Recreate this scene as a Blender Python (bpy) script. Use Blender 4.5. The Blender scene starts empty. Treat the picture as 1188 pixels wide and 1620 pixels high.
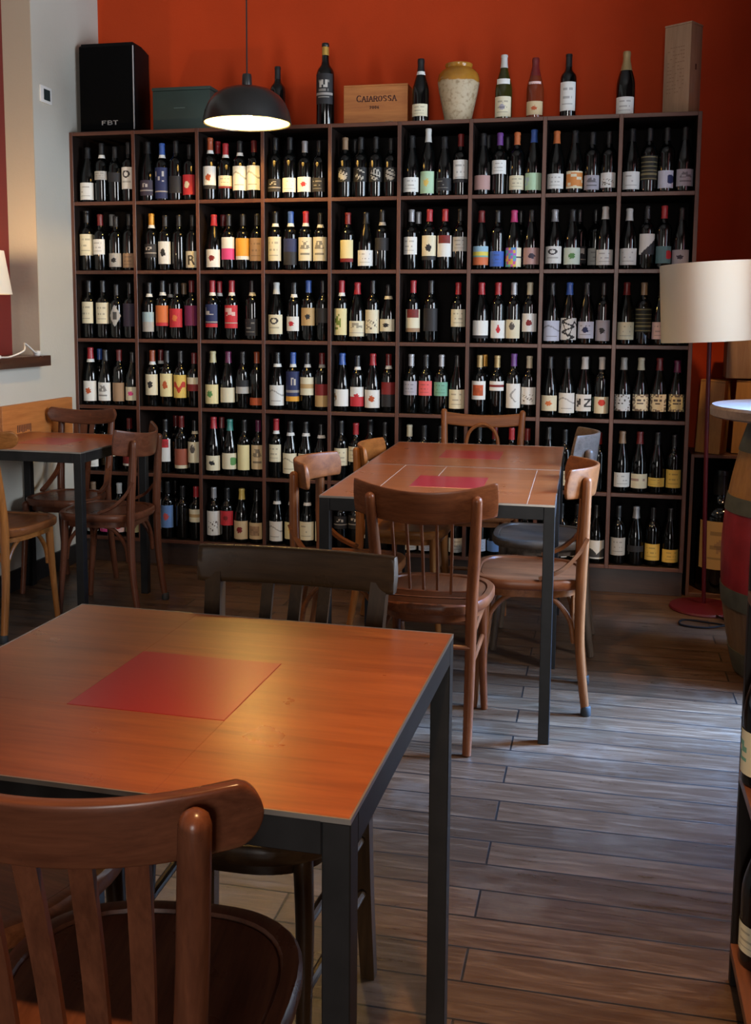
import bpy, bmesh, math, random
from mathutils import Vector, Matrix
random.seed(7)
S = bpy.context.scene
COL = S.collection
PI = math.pi

# ------------------------------------------------------------------ materials
def new_mat(name):
    m = bpy.data.materials.new(name); m.use_nodes = True
    nt = m.node_tree; b = nt.nodes['Principled BSDF']
    return m, nt, b

def mat(name, col, rough=.5, metal=0., coat=0., spec=.5, bump=0., bscale=80., vary=0., vscale=6.):
    m, nt, b = new_mat(name)
    b.inputs['Base Color'].default_value = (*col, 1)
    b.inputs['Roughness'].default_value = rough
    b.inputs['Metallic'].default_value = metal
    b.inputs['Coat Weight'].default_value = coat
    b.inputs['Coat Roughness'].default_value = .15
    b.inputs['Specular IOR Level'].default_value = spec
    if vary or bump:
        tc = nt.nodes.new('ShaderNodeTexCoord')
    if vary:
        n = nt.nodes.new('ShaderNodeTexNoise'); n.inputs['Scale'].default_value = vscale; n.inputs['Detail'].default_value = 5
        nt.links.new(tc.outputs['Object'], n.inputs['Vector'])
        r = nt.nodes.new('ShaderNodeValToRGB')
        r.color_ramp.elements[0].position = .3; r.color_ramp.elements[1].position = .7
        r.color_ramp.elements[0].color = (*[c*(1-vary) for c in col], 1)
        r.color_ramp.elements[1].color = (*[min(1, c*(1+vary)) for c in col], 1)
        nt.links.new(n.outputs['Fac'], r.inputs['Fac']); nt.links.new(r.outputs['Color'], b.inputs['Base Color'])
    if bump:
        n2 = nt.nodes.new('ShaderNodeTexNoise'); n2.inputs['Scale'].default_value = bscale; n2.inputs['Detail'].default_value = 4
        nt.links.new(tc.outputs['Object'], n2.inputs['Vector'])
        bp = nt.nodes.new('ShaderNodeBump'); bp.inputs['Strength'].default_value = bump; bp.inputs['Distance'].default_value = .004
        nt.links.new(n2.outputs['Fac'], bp.inputs['Height']); nt.links.new(bp.outputs['Normal'], b.inputs['Normal'])
    return m

def wood(name, dark, light, rough=.35, axis='x', scale=1., coat=.2, wear=.0, wearcol=(.3, .2, .12), spec=.5, rvar=.12):
    """streaky grain along one axis of the part"""
    m, nt, b = new_mat(name)
    N = nt.nodes.new; Lk = nt.links.new
    tc = N('ShaderNodeTexCoord'); mp = N('ShaderNodeMapping')
    st = {'x': (1.2, 16, 16), 'y': (16, 1.2, 16), 'z': (16, 16, 1.2)}[axis]
    mp.inputs['Scale'].default_value = tuple(s*scale for s in st)
    Lk(tc.outputs['Object'], mp.inputs['Vector'])
    n1 = N('ShaderNodeTexNoise'); n1.inputs['Scale'].default_value = 2.2; n1.inputs['Detail'].default_value = 7; n1.inputs['Roughness'].default_value = .65
    n1.inputs['Distortion'].default_value = .6
    Lk(mp.outputs['Vector'], n1.inputs['Vector'])
    n2 = N('ShaderNodeTexNoise'); n2.inputs['Scale'].default_value = 12; n2.inputs['Detail'].default_value = 3
    Lk(mp.outputs['Vector'], n2.inputs['Vector'])
    mx = N('ShaderNodeMath'); mx.operation = 'MULTIPLY_ADD'; mx.inputs[1].default_value = .3
    Lk(n2.outputs['Fac'], mx.inputs[0]); Lk(n1.outputs['Fac'], mx.inputs[2])
    r = N('ShaderNodeValToRGB'); r.color_ramp.elements[0].position = .42; r.color_ramp.elements[1].position = .86
    r.color_ramp.elements[0].color = (*dark, 1); r.color_ramp.elements[1].color = (*light, 1)
    Lk(mx.outputs[0], r.inputs['Fac'])
    colout = r.outputs['Color']
    n3 = N('ShaderNodeTexNoise'); n3.inputs['Scale'].default_value = 9; n3.inputs['Detail'].default_value = 6
    Lk(tc.outputs['Object'], n3.inputs['Vector'])
    if wear:
        rr = N('ShaderNodeValToRGB'); rr.color_ramp.elements[0].position = .62; rr.color_ramp.elements[1].position = .78
        rr.color_ramp.elements[0].color = (0, 0, 0, 1); rr.color_ramp.elements[1].color = (wear, wear, wear, 1)
        Lk(n3.outputs['Fac'], rr.inputs['Fac'])
        mi = N('ShaderNodeMixRGB'); mi.inputs['Color2'].default_value = (*wearcol, 1)
        Lk(rr.outputs['Color'], mi.inputs['Fac']); Lk(colout, mi.inputs['Color1']); colout = mi.outputs['Color']
    Lk(colout, b.inputs['Base Color'])
    ra = N('ShaderNodeMapRange'); ra.inputs['To Min'].default_value = max(.03, rough-rvar); ra.inputs['To Max'].default_value = rough+rvar
    Lk(n3.outputs['Fac'], ra.inputs['Value']); Lk(ra.outputs['Result'], b.inputs['Roughness'])
    b.inputs['Coat Weight'].default_value = coat; b.inputs['Coat Roughness'].default_value = .25
    b.inputs['Specular IOR Level'].default_value = spec
    bp = N('ShaderNodeBump'); bp.inputs['Strength'].default_value = .05; bp.inputs['Distance'].default_value = .001
    Lk(mx.outputs[0], bp.inputs['Height']); Lk(bp.outputs['Normal'], b.inputs['Normal'])
    return m

def floor_mat():
    m, nt, b = new_mat('worn_oak_floor')
    N = nt.nodes.new; Lk = nt.links.new
    tc = N('ShaderNodeTexCoord')
    br = N('ShaderNodeTexBrick'); br.offset = .37; br.offset_frequency = 2; br.squash = 1
    br.inputs['Scale'].default_value = 1; br.inputs['Mortar Size'].default_value = .0030; br.inputs['Mortar Smooth'].default_value = .2
    br.inputs['Brick Width'].default_value = 1.15; br.inputs['Row Height'].default_value = .112; br.inputs['Bias'].default_value = 0
    br.inputs['Color1'].default_value = (.0, .0, .0, 1); br.inputs['Color2'].default_value = (1, 1, 1, 1); br.inputs['Mortar'].default_value = (.5, .5, .5, 1)
    mp0 = N('ShaderNodeMapping'); mp0.inputs['Location'].default_value = (.23, .02, 0)
    Lk(tc.outputs['Object'], mp0.inputs['Vector']); Lk(mp0.outputs['Vector'], br.inputs['Vector'])
    # per-plank offset so that the grain breaks at each seam
    sc = N('ShaderNodeVectorMath'); sc.operation = 'SCALE'; sc.inputs['Scale'].default_value = 7.3
    Lk(br.outputs['Color'], sc.inputs[0])
    ad = N('ShaderNodeVectorMath'); ad.operation = 'ADD'
    Lk(tc.outputs['Object'], ad.inputs[0]); Lk(sc.outputs['Vector'], ad.inputs[1])
    mp = N('ShaderNodeMapping'); mp.inputs['Scale'].default_value = (2.4, 26, 1)
    Lk(ad.outputs['Vector'], mp.inputs['Vector'])
    n1 = N('ShaderNodeTexNoise'); n1.inputs['Scale'].default_value = 1.6; n1.inputs['Detail'].default_value = 9; n1.inputs['Roughness'].default_value = .68; n1.inputs['Distortion'].default_value = 1.1
    Lk(mp.outputs['Vector'], n1.inputs['Vector'])
    n2 = N('ShaderNodeTexNoise'); n2.inputs['Scale'].default_value = 3.1; n2.inputs['Detail'].default_value = 8; n2.inputs['Roughness'].default_value = .7
    Lk(tc.outputs['Object'], n2.inputs['Vector'])
    r = N('ShaderNodeValToRGB'); e = r.color_ramp.elements
    e[0].position = .22; e[0].color = (.036, .018, .0095, 1); e[1].position = .74; e[1].color = (.130, .072, .038, 1)
    x = r.color_ramp.elements.new(.5); x.color = (.062, .031, .016, 1)
    Lk(n1.outputs['Fac'], r.inputs['Fac'])
    # plank tone
    hs = N('ShaderNodeHueSaturation'); 
    mr = N('ShaderNodeMapRange'); mr.inputs['To Min'].default_value = .72; mr.inputs['To Max'].default_value = 1.3
    Lk(br.outputs['Color'], mr.inputs['Value']); Lk(mr.outputs['Result'], hs.inputs['Value']); Lk(r.outputs['Color'], hs.inputs['Color'])
    # worn pale scuffs
    rw = N('ShaderNodeValToRGB'); rw.color_ramp.elements[0].position = .52; rw.color_ramp.elements[1].position = .75
    rw.color_ramp.elements[0].color = (0, 0, 0, 1); rw.color_ramp.elements[1].color = (.42, .42, .42, 1)
    Lk(n2.outputs['Fac'], rw.inputs['Fac'])
    mi = N('ShaderNodeMixRGB'); mi.inputs['Color2'].default_value = (.17, .13, .10, 1)
    Lk(rw.outputs['Color'], mi.inputs['Fac']); Lk(hs.outputs['Color'], mi.inputs['Color1'])
    mm = N('ShaderNodeMixRGB'); mm.inputs['Color2'].default_value = (.008, .006, .005, 1)
    Lk(br.outputs['Fac'], mm.inputs['Fac']); Lk(mi.outputs['Color'], mm.inputs['Color1'])
    Lk(mm.outputs['Color'], b.inputs['Base Color'])
    ra = N('ShaderNodeMapRange'); ra.inputs['From Min'].default_value = .3; ra.inputs['From Max'].default_value = .75
    ra.inputs['To Min'].default_value = .24; ra.inputs['To Max'].default_value = .50
    Lk(n1.outputs['Fac'], ra.inputs['Value']); Lk(ra.outputs['Result'], b.inputs['Roughness'])
    b.inputs['Specular IOR Level'].default_value = .55
    sb = N('ShaderNodeMath'); sb.operation = 'SUBTRACT'
    Lk(n1.outputs['Fac'], sb.inputs[0]); Lk(br.outputs['Fac'], sb.inputs[1])
    bp = N('ShaderNodeBump'); bp.inputs['Strength'].default_value = .35; bp.inputs['Distance'].default_value = .003
    Lk(sb.outputs[0], bp.inputs['Height']); Lk(bp.outputs['Normal'], b.inputs['Normal'])
    return m

def label_mat():
    m, nt, b = new_mat('printed_paper')
    a = nt.nodes.new('ShaderNodeVertexColor'); a.layer_name = 'print'
    nt.links.new(a.outputs['Color'], b.inputs['Base Color'])
    b.inputs['Roughness'].default_value = .55
    b.inputs['Specular IOR Level'].default_value = .3
    return m

def emis(name, col, strength):
    m, nt, b = new_mat(name)
    b.inputs['Base Color'].default_value = (*col, 1)
    b.inputs['Emission Color'].default_value = (*col, 1)
    b.inputs['Emission Strength'].default_value = strength
    return m

def shade_mat(name, col, trans=.5):
    """thin fabric: diffuse with some light coming through"""
    m, nt, b = new_mat(name)
    out = nt.nodes['Material Output']
    b.inputs['Base Color'].default_value = (*col, 1); b.inputs['Roughness'].default_value = .85; b.inputs['Specular IOR Level'].default_value = .15
    t = nt.nodes.new('ShaderNodeBsdfTranslucent'); t.inputs['Color'].default_value = (*col, 1)
    mx = nt.nodes.new('ShaderNodeMixShader'); mx.inputs['Fac'].default_value = trans
    nt.links.new(b.outputs['BSDF'], mx.inputs[1]); nt.links.new(t.outputs['BSDF'], mx.inputs[2])
    nt.links.new(mx.outputs['Shader'], out.inputs['Surface'])
    return m

# ------------------------------------------------------------------ mesh helpers
class MB:
    def __init__(s): s.bm = bmesh.new()
    def _grid(s, rings, closed=True, cap0=True, cap1=True):
        bm = s.bm; R = [[bm.verts.new(p) for p in ring] for ring in rings]
        n = len(R[0])
        for a, b in zip(R, R[1:]):
            for i in range(n if closed else n-1):
                j = (i+1) % n
                try: bm.faces.new((a[i], a[j], b[j], b[i]))
                except ValueError: pass
        for c, ring, fl in ((cap0, R[0], True), (cap1, R[-1], False)):
            if c:
                f = list(reversed(ring)) if fl else ring
                try: bm.faces.new(f)
                except ValueError: pass
        return s
    def box(s, x0, x1, y0, y1, z0, z1, bev=0.0, seg=2, M=None):
        b2 = bmesh.new(); bmesh.ops.create_cube(b2, size=1)
        for v in b2.verts:
            v.co = Vector(((x0+x1)/2+v.co.x*(x1-x0), (y0+y1)/2+v.co.y*(y1-y0), (z0+z1)/2+v.co.z*(z1-z0)))
        if bev: bmesh.ops.bevel(b2, geom=b2.edges[:], offset=bev, segments=seg, affect='EDGES', profile=.6)
        s._merge(b2, M); return s
    def _merge(s, b2, M=None):
        if M is not None: bmesh.ops.transform(b2, matrix=M, verts=b2.verts[:])
        me = bpy.data.meshes.new('tmp'); b2.to_mesh(me); b2.free(); s.bm.from_mesh(me); bpy.data.meshes.remove(me)
    def lathe(s, prof, n=24, c=(0, 0, 0), cap0=True, cap1=True):
        rings = []
        for r, z in prof:
            rings.append([(c[0]+r*math.cos(2*PI*i/n), c[1]+r*math.sin(2*PI*i/n), c[2]+z) for i in range(n)])
        return s._grid(rings, True, cap0, cap1)
    def tube(s, pts, rad, n=12, sub=6, sq=None, roundcap=True, closed=False):
        """swept rod through pts (Catmull-Rom), rad: number or list; sq=(a,b): rectangular section half sizes"""
        P = [Vector(p) for p in pts]
        Rr = rad if isinstance(rad, (list, tuple)) else [rad]*len(P)
        if sub > 1 and len(P) > 2:
            Q, q = [], []
            for i in range(len(P)-1):
                p0 = P[max(i-1, 0)]; p1 = P[i]; p2 = P[i+1]; p3 = P[min(i+2, len(P)-1)]
                for k in range(sub):
                    t = k/sub
                    Q.append(.5*((2*p1)+(p2-p0)*t+(2*p0-5*p1+4*p2-p3)*t*t+(3*p1-p0-3*p2+p3)*t**3)); q.append(Rr[i]*(1-t)+Rr[i+1]*t)
            Q.append(P[-1]); q.append(Rr[-1]); P, Rr = Q, q
        rings = []; up = None
        N = len(P)
        for i in range(N):
            d = (P[min(i+1, N-1)]-P[max(i-1, 0)]).normalized()
            if up is None:
                up = Vector((0, 1, 0)) if abs(d.y) < .8 else Vector((1, 0, 0))
            u = (up-d*up.dot(d)).normalized(); v = d.cross(u); up = u
            r = Rr[i]
            def ring(c, k):
                if sq:
                    a, b_ = sq[0]*r*k, sq[1]*r*k
                    return [c+u*a*x+v*b_*y for x, y in ((1, 1), (-1, 1), (-1, -1), (1, -1))]
                return [c+u*r*k*math.cos(2*PI*j/n)+v*r*k*math.sin(2*PI*j/n) for j in range(n)]
            if i == 0 and roundcap and not sq:
                rings += [ring(P[0]-d*r*.05*0, .72)]
                rings += [ring(P[0]+d*r*.25, 1)]
            elif i == N-1 and roundcap and not sq:
                rings += [ring(P[i]-d*0, 1)]
                for a in (30, 60, 82): rings += [ring(P[i]+d*r*math.sin(math.radians(a))*.9, math.cos(math.radians(a)))]
            else: rings.append(ring(P[i], 1))
        return s._grid(rings, True, True, True)
    def poly_prism(s, outline, z0, z1, bev=0):
        b2 = bmesh.new()
        vs = [b2.verts.new((x, y, z0)) for x, y in outline]; f = b2.faces.new(vs)
        r = bmesh.ops.extrude_face_region(b2, geom=[f])
        for v in [g for g in r['geom'] if isinstance(g, bmesh.types.BMVert)]: v.co.z = z1
        bmesh.ops.recalc_face_normals(b2, faces=b2.faces[:])
        if bev: bmesh.ops.bevel(b2, geom=b2.edges[:], offset=bev, segments=2, affect='EDGES')
        s._merge(b2); return s
    def xform(s, M): bmesh.ops.transform(s.bm, matrix=M, verts=s.bm.verts[:]); return s
    def mesh(s, name, m=None, smooth=True, angle=35):
        bmesh.ops.recalc_face_normals(s.bm, faces=s.bm.faces[:])
        me = bpy.data.meshes.new(name); s.bm.to_mesh(me); s.bm.free()
        if smooth:
            me.polygons.foreach_set('use_smooth', [True]*len(me.polygons))
            me.set_sharp_from_angle(angle=math.radians(angle))
        if m: me.materials.append(m)
        return me
    def build(s, name, m, parent=None, loc=None, rz=0, **k):
        return link(name, s.mesh(name, m, **k), parent, loc, rz)

def link(name, me, parent=None, loc=None, rz=0):
    o = bpy.data.objects.new(name, me); COL.objects.link(o)
    if parent: o.parent = parent
    if loc: o.location = loc
    if rz: o.rotation_euler.z = rz
    return o
def tag(o, label, cat, group=None):
    o['label'] = label; o['category'] = cat
    if group: o['group'] = group
    return o
def thing(name, label, cat, loc=(0, 0, 0), rz=0, group=None):
    o = bpy.data.objects.new(name, None); COL.objects.link(o); o.location = loc; o.rotation_euler.z = rz
    o.empty_display_size = .1
    return tag(o, label, cat, group)
def struct(o): o['kind'] = 'structure'; return o

# ------------------------------------------------------------------ palette
W_RACK = wood('rack_board', (.048, .015, .008), (.125, .041, .021), .42, 'x', .8, coat=.1)
W_RACKV = wood('rack_upright', (.048, .015, .008), (.125, .041, .021), .42, 'z', .8, coat=.1)
M_INSIDE = mat('near_black_inside', (.010, .0052, .0036), .6, spec=.2)  # second, near-black tone for faces within the compartments
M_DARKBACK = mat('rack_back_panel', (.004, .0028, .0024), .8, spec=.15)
M_GLASS = mat('bottle_glass', (.0015, .002, .002), .085, spec=.55)
M_OLIVE = mat('olive_bottle_glass', (.030, .030, .006), .10)
M_ROSE = mat('amber_bottle_glass', (.16, .028, .010), .10)
M_LABEL = label_mat()
M_STEEL = mat('blackened_steel', (.0085, .0082, .0085), .45, metal=.0, vary=.3, vscale=18, spec=.22)
M_EDGE = mat('bare_steel_edge', (.30, .27, .24), .35, metal=.8)
M_RED = mat('red_lacquer_tile', (.22, .010, .012), .30, coat=.25, spec=.4)
W_TOPX = wood('tabletop_reddish', (.135, .031, .0065), (.25, .068, .0150), .29, 'x', .8, coat=.3, wear=.0, wearcol=(.33, .15, .07), rvar=.05, spec=.4)
W_TOPY = wood('tabletop_reddish_turned', (.105, .032, .013), (.235, .082, .032), .34, 'y', .55, coat=.15, wear=.0, wearcol=(.33, .16, .08))
# ------------------------------------------------------------------ room
XL, YB, ZC = -2.70, 5.265, 3.25          # left wall, back wall, ceiling
XR, YF = 1.20, -5.0
M_ORANGE = mat('burnt_orange_paint', (.48, .050, .0105), .75, spec=.12, bump=.15, bscale=120, vary=.06, vscale=3)
M_WHITE = mat('white_plaster', (.46, .44, .385), .8, bump=.2, bscale=60, vary=.04, vscale=2)
M_JAMB = mat('beige_plaster', (.44, .37, .28), .8, bump=.2, bscale=60)
M_NICHE = mat('deep_red_paint', (.13, .010, .008), .5)
M_BLACKTRIM = mat('black_skirting', (.010, .009, .009), .5)
M_CEIL = mat('ceiling_plaster', (.32, .29, .26), .9)

MB().box(XL-.3, XR+.55, YF-.2, YB+.2, -.12, 0).build('floor', floor_mat(), smooth=False)
MB().box(XL-.3, XR+.55, YF-.2, YB+.2, ZC, ZC+.12).build('ceiling', M_CEIL, smooth=False)
MB().box(XL-.3, XR+.55, YB, YB+.15, 0, ZC).build('wall_back', M_ORANGE, smooth=False)
w = MB()
w.box(XL-.2, XL, YF, 3.0, 0, ZC); w.box(XL-.2, XL, 3.0, 4.59, 0, 1.06); w.box(XL-.2, XL, 4.59, YB, 0, ZC); w.box(XL-.2, XL, 3.0, 4.59, 2.95, ZC)
w.build('wall_left', M_WHITE, smooth=False)
MB().box(XL-.2, XL-.151, 3.0, 4.59, 1.06, 2.95).build('wall_niche', M_NICHE, smooth=False)
MB().box(XL-.155, XL-.0005, 4.583, 4.592, 1.06, 2.95).build('trim_1', M_JAMB, smooth=False)
MB().box(XL, XL+.014, YF, 4.9, 0, .10, .002).build('baseboard_left', M_BLACKTRIM)
# right wall with a glazed door that lets the daylight in
w = MB()
w.box(XR, XR+.5, YF, 2.45, 0, ZC); w.box(XR, XR+.5, 2.45, 3.15, 0, 1.1); w.box(XR, XR+.5, 2.45, 3.15, 2.55, ZC); w.box(XR, XR+.5, 3.15, 3.35, 0, ZC); w.box(XR, XR+.5, 4.25, YB, 0, ZC); w.box(XR, XR+.5, 3.35, 4.25, 2.4, ZC); w.box(.88, XR, 4.32, YB, 0, ZC)  # last box: unseen pier added to block door light from the back wall
w.build('wall_right', mat('dark_brick_red_paint', (.16, .03, .02), .7), smooth=False)
# front wall (behind the camera) with a window
WX0, WX1, WZ0, WZ1 = -.45, 1.10, .5, 2.75
w = MB()
w.box(XL-.2, WX0, YF-.15, YF, 0, ZC); w.box(WX1, XR+.15, YF-.15, YF, 0, ZC); w.box(WX0, WX1, YF-.15, YF, 0, WZ0); w.box(WX0, WX1, YF-.15, YF, WZ1, ZC)
w.build('wall_front', M_WHITE, smooth=False)
for nm, f in (('window_1', lambda b: (b.box(WX0, WX1, YF-.1, YF-.05, WZ0, WZ0+.05), b.box(WX0, WX1, YF-.1, YF-.05, WZ1-.05, WZ1), b.box(WX0, WX0+.05, YF-.1, YF-.05, WZ0, WZ1),
                                    b.box(WX1-.05, WX1, YF-.1, YF-.05, WZ0, WZ1), b.box((WX0+WX1)/2-.025, (WX0+WX1)/2+.025, YF-.1, YF-.05, WZ0, WZ1))),
              ('window_2', lambda b: (b.box(XR+.40, XR+.45, 2.45, 2.5, 1.1, 2.55), b.box(XR+.40, XR+.45, 3.10, 3.15, 1.1, 2.55), b.box(XR+.40, XR+.45, 2.45, 3.15, 1.1, 1.15), b.box(XR+.40, XR+.45, 2.45, 3.15, 2.5, 2.55))),
              ('door_1', lambda b: (b.box(XR+.40, XR+.45, 3.35, 3.41, 0, 2.4), b.box(XR+.40, XR+.45, 4.19, 4.25, 0, 2.4), b.box(XR+.40, XR+.45, 3.35, 4.25, 2.33, 2.4), b.box(XR+.40, XR+.45, 3.35, 4.25, 0, .06)))):
    b = MB(); f(b); b.build(nm, M_BLACKTRIM, smooth=False)
for o in list(COL.objects): struct(o)

# ------------------------------------------------------------------ camera
F, PITCH, ROLL, YAW, HCAM, CY = 1617.19, .115627, .0076127, .215563, 1.30606, 690.693
cam_d = bpy.data.cameras.new('camera'); cam = bpy.data.objects.new('camera', cam_d); COL.objects.link(cam)
cam_d.sensor_fit = 'VERTICAL'; cam_d.sensor_height = 24.0; cam_d.lens = F/1620*24.0
cam_d.shift_y = -(810-CY)/1620.0 if False else (CY-810)/1620.0
cam_d.clip_start = .02
R = Matrix.Rotation(YAW, 4, 'Z') @ Matrix.Rotation(PI/2-PITCH, 4, 'X') @ Matrix.Rotation(ROLL, 4, 'Z')
cam.matrix_world = Matrix.Translation((0, 0, HCAM)) @ R
S.camera = cam

# ------------------------------------------------------------------ wine rack
CW, CH, X0, ZT, TH, YS = .343747, .349930, -2.691, 2.229395, .0185, 4.923
rack = thing('wine_rack', 'tall brown wooden rack of square compartments filled with wine bottles along the orange wall', 'shelf', (X0, YS, 0))
zb0 = ZT-6*CH
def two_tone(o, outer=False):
    """front edges brown, faces inside the compartments near-black"""
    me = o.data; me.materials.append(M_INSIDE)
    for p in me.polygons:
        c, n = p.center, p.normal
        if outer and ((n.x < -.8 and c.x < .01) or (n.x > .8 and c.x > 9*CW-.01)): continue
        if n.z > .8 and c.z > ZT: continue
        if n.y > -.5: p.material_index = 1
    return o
for i in range(10):
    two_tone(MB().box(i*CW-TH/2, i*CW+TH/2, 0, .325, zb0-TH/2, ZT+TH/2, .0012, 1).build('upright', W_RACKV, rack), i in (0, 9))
for j in range(7):
    b = MB()
    for i in range(9): b.box(i*CW+TH/2, (i+1)*CW-TH/2, .001, .325, ZT-j*CH-TH/2, ZT-j*CH+TH/2, .0012, 1)
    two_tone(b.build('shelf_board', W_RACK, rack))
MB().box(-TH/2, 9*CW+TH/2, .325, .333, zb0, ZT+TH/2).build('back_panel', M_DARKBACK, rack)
MB().box(-TH/2, 9*CW+TH/2, .025, .30, 0, zb0-TH/2, .001, 1).build('plinth', wood('plinth_wood', (.020, .009, .006), (.045, .02, .012), .5, 'x'), rack)

# ------------------------------------------------------------------ bottles
LC = {'w': (.72, .73, .70), 'c': (.70, .65, .47), 'y': (.72, .64, .34), 'Y': (.70, .50, .12), 'o': (.62, .17, .05), 'O': (.45, .09, .03), 'r': (.50, .03, .04), 'R': (.20, .02, .02), 'D': (.020, .019, .021),
      'p': (.62, .06, .22), 'b': (.05, .13, .48), 'n': (.02, .03, .10), 'g': (.10, .26, .08), 'G': (.42, .62, .42), 'G2': (.60, .70, .60), 'k': (.012, .012, .012), 'k2': (.02, .02, .016), 'B': (.34, .22, .13),
      'e': (.42, .41, .38), 'm': (.038, .029, .048), 'm2': (.36, .35, .40), 'l': (.16, .30, .62), 'd': (.022, .022, .025), 's': (.40, .40, .42), 'A': (.72, .34, .04), 'N': (.48, .32, .14), 'N2': (.60, .47, .28),
      'P': (.16, .02, .08), 'Q': (.42, .26, .24), 'Q2': (.35, .10, .06), 'x': (.70, .12, .12), 'x2': (.72, .50, .48), 'a': (.36, .50, .55), 't': (.10, .20, .22), 't2': (.05, .28, .24), 'T2': (.16, .38, .28), 'i': (.58, .62, .74),
      'v': (.18, .06, .30), 'A2': (.50, .36, .16), 'E': (.5, .5, .5)}
LN = {'w': 'white', 'c': 'cream', 'y': 'pale yellow', 'Y': 'yellow', 'o': 'orange', 'O': 'rust red', 'r': 'red', 'R': 'dark red', 'D': 'charcoal', 'p': 'magenta', 'b': 'blue', 'n': 'navy', 'g': 'green', 'G': 'pale green',
      'G2': 'mint white', 'k': 'black', 'k2': 'gold-ringed black', 'B': 'brown', 'e': 'grey', 'm': 'dark purple', 'm2': 'lilac grey', 'l': 'light blue', 'd': 'dark grey', 's': 'silver', 'A': 'amber', 'N': 'tan', 'N2': 'tan',
      'P': 'plum', 'Q': 'dusty rose', 'Q2': 'brick red', 'x': 'coral', 'x2': 'pink', 'a': 'multicoloured', 't': 'teal', 't2': 'teal', 'T2': 'green', 'i': 'bluish white', 'v': 'violet', 'A2': 'gold'}
def cap_mat(c, cache={}):
    if c not in cache:
        col = tuple(.72*a for a in LC[c])
        cache[c] = mat('capsule_'+LN[c].replace(' ', '_'), col if c not in ('d', 'k') else (.009, .009, .010), .3 if c not in 'wc' else .45, metal=.35 if c in ('s', 'A', 'A2') else 0.)
    return cache[c]
M_COLLAR = {c: mat('neck_band_'+LN[c], LC[c], .6) for c in 'wce'}

SHAPES = {  # radius fraction, height fraction
    'b': [(.0, .0), (.86, .0), (.97, .006), (1, .02), (1, .60), (.97, .645), (.86, .685), (.66, .715), (.48, .745), (.40, .785), (.375, .85), (.37, .955), (.40, .958), (.40, .985), (.37, 1.0), (.0, 1.0)],
    'g': [(.0, .0), (.86, .0), (.97, .006), (1, .02), (1, .42), (.985, .47), (.93, .53), (.82, .60), (.67, .675), (.52, .745), (.42, .81), (.36, .88), (.35, .955), (.385, .958), (.385, .985), (.35, 1.0), (.0, 1.0)],
    't': [(.0, .0), (.86, .0), (.97, .006), (1, .02), (1, .50), (.97, .55), (.86, .62), (.68, .69), (.50, .76), (.41, .83), (.37, .90), (.365, .955), (.39, .958), (.39, .985), (.365, 1.0), (.0, 1.0)],
    's': [(.0, .0), (.88, .0), (.98, .006), (1, .02), (1, .46), (.98, .51), (.91, .57), (.78, .64), (.60, .72), (.47, .78), (.41, .84), (.38, .90), (.37, .94), (.42, .945), (.42, .98), (.36, 1.0), (.0, 1.0)]}
def prof_r(sh, t):
    p = SHAPES[sh]
    for (r0, z0), (r1, z1) in zip(p, p[1:]):
        if z0 <= t <= z1 and z1 > z0: return r0+(r1-r0)*(t-z0)/(z1-z0)
    return p[-2][0]
def body_mesh(sh, r, h, m, cache={}):
    k = (sh, round(r, 4), round(h, 2), m.name)
    if k not in cache:
        cache[k] = MB().lathe([(max(a, .0008)*r, b*h) for a, b in SHAPES[sh]], 22).mesh('bottle_'+sh, m, angle=50)
    return cache[k]
def capsule_mesh(sh, r, h, c, t0=.80, cache={}):
    k = (sh, round(r, 4), round(h, 2), c, t0)
    if k not in cache:
        ts = [t0+.001, t0, t0+.02, .85 if t0 < .84 else .9, .90, .955, .958, .985, 1.0]
        ts = sorted(set(t for t in ts if t >= t0))
        pr = [(prof_r(sh, ts[0])*r*1.0, ts[0]*h)]+[(prof_r(sh, t)*r+.0007, t*h) for t in ts]+[(prof_r(sh, 1)*r*.7, h+.0012), (.0008, h+.0014)]
        cache[k] = MB().lathe(pr, 18).mesh('capsule', cap_mat(c), angle=50)
    return cache[k]
def band_mesh(sh, r, h, c, t0=.745, t1=.80, cache={}):
    k = (sh, round(r, 4), round(h, 2), c, t0)
    if k not in cache:
        pr = [(prof_r(sh, t0+(t1-t0)*i/4)*r+.0006, (t0+(t1-t0)*i/4)*h) for i in range(5)]
        cache[k] = MB().lathe(pr, 18, cap0=False, cap1=False).mesh('neck_band', M_COLLAR[c], angle=60)
    return cache[k]

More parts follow.
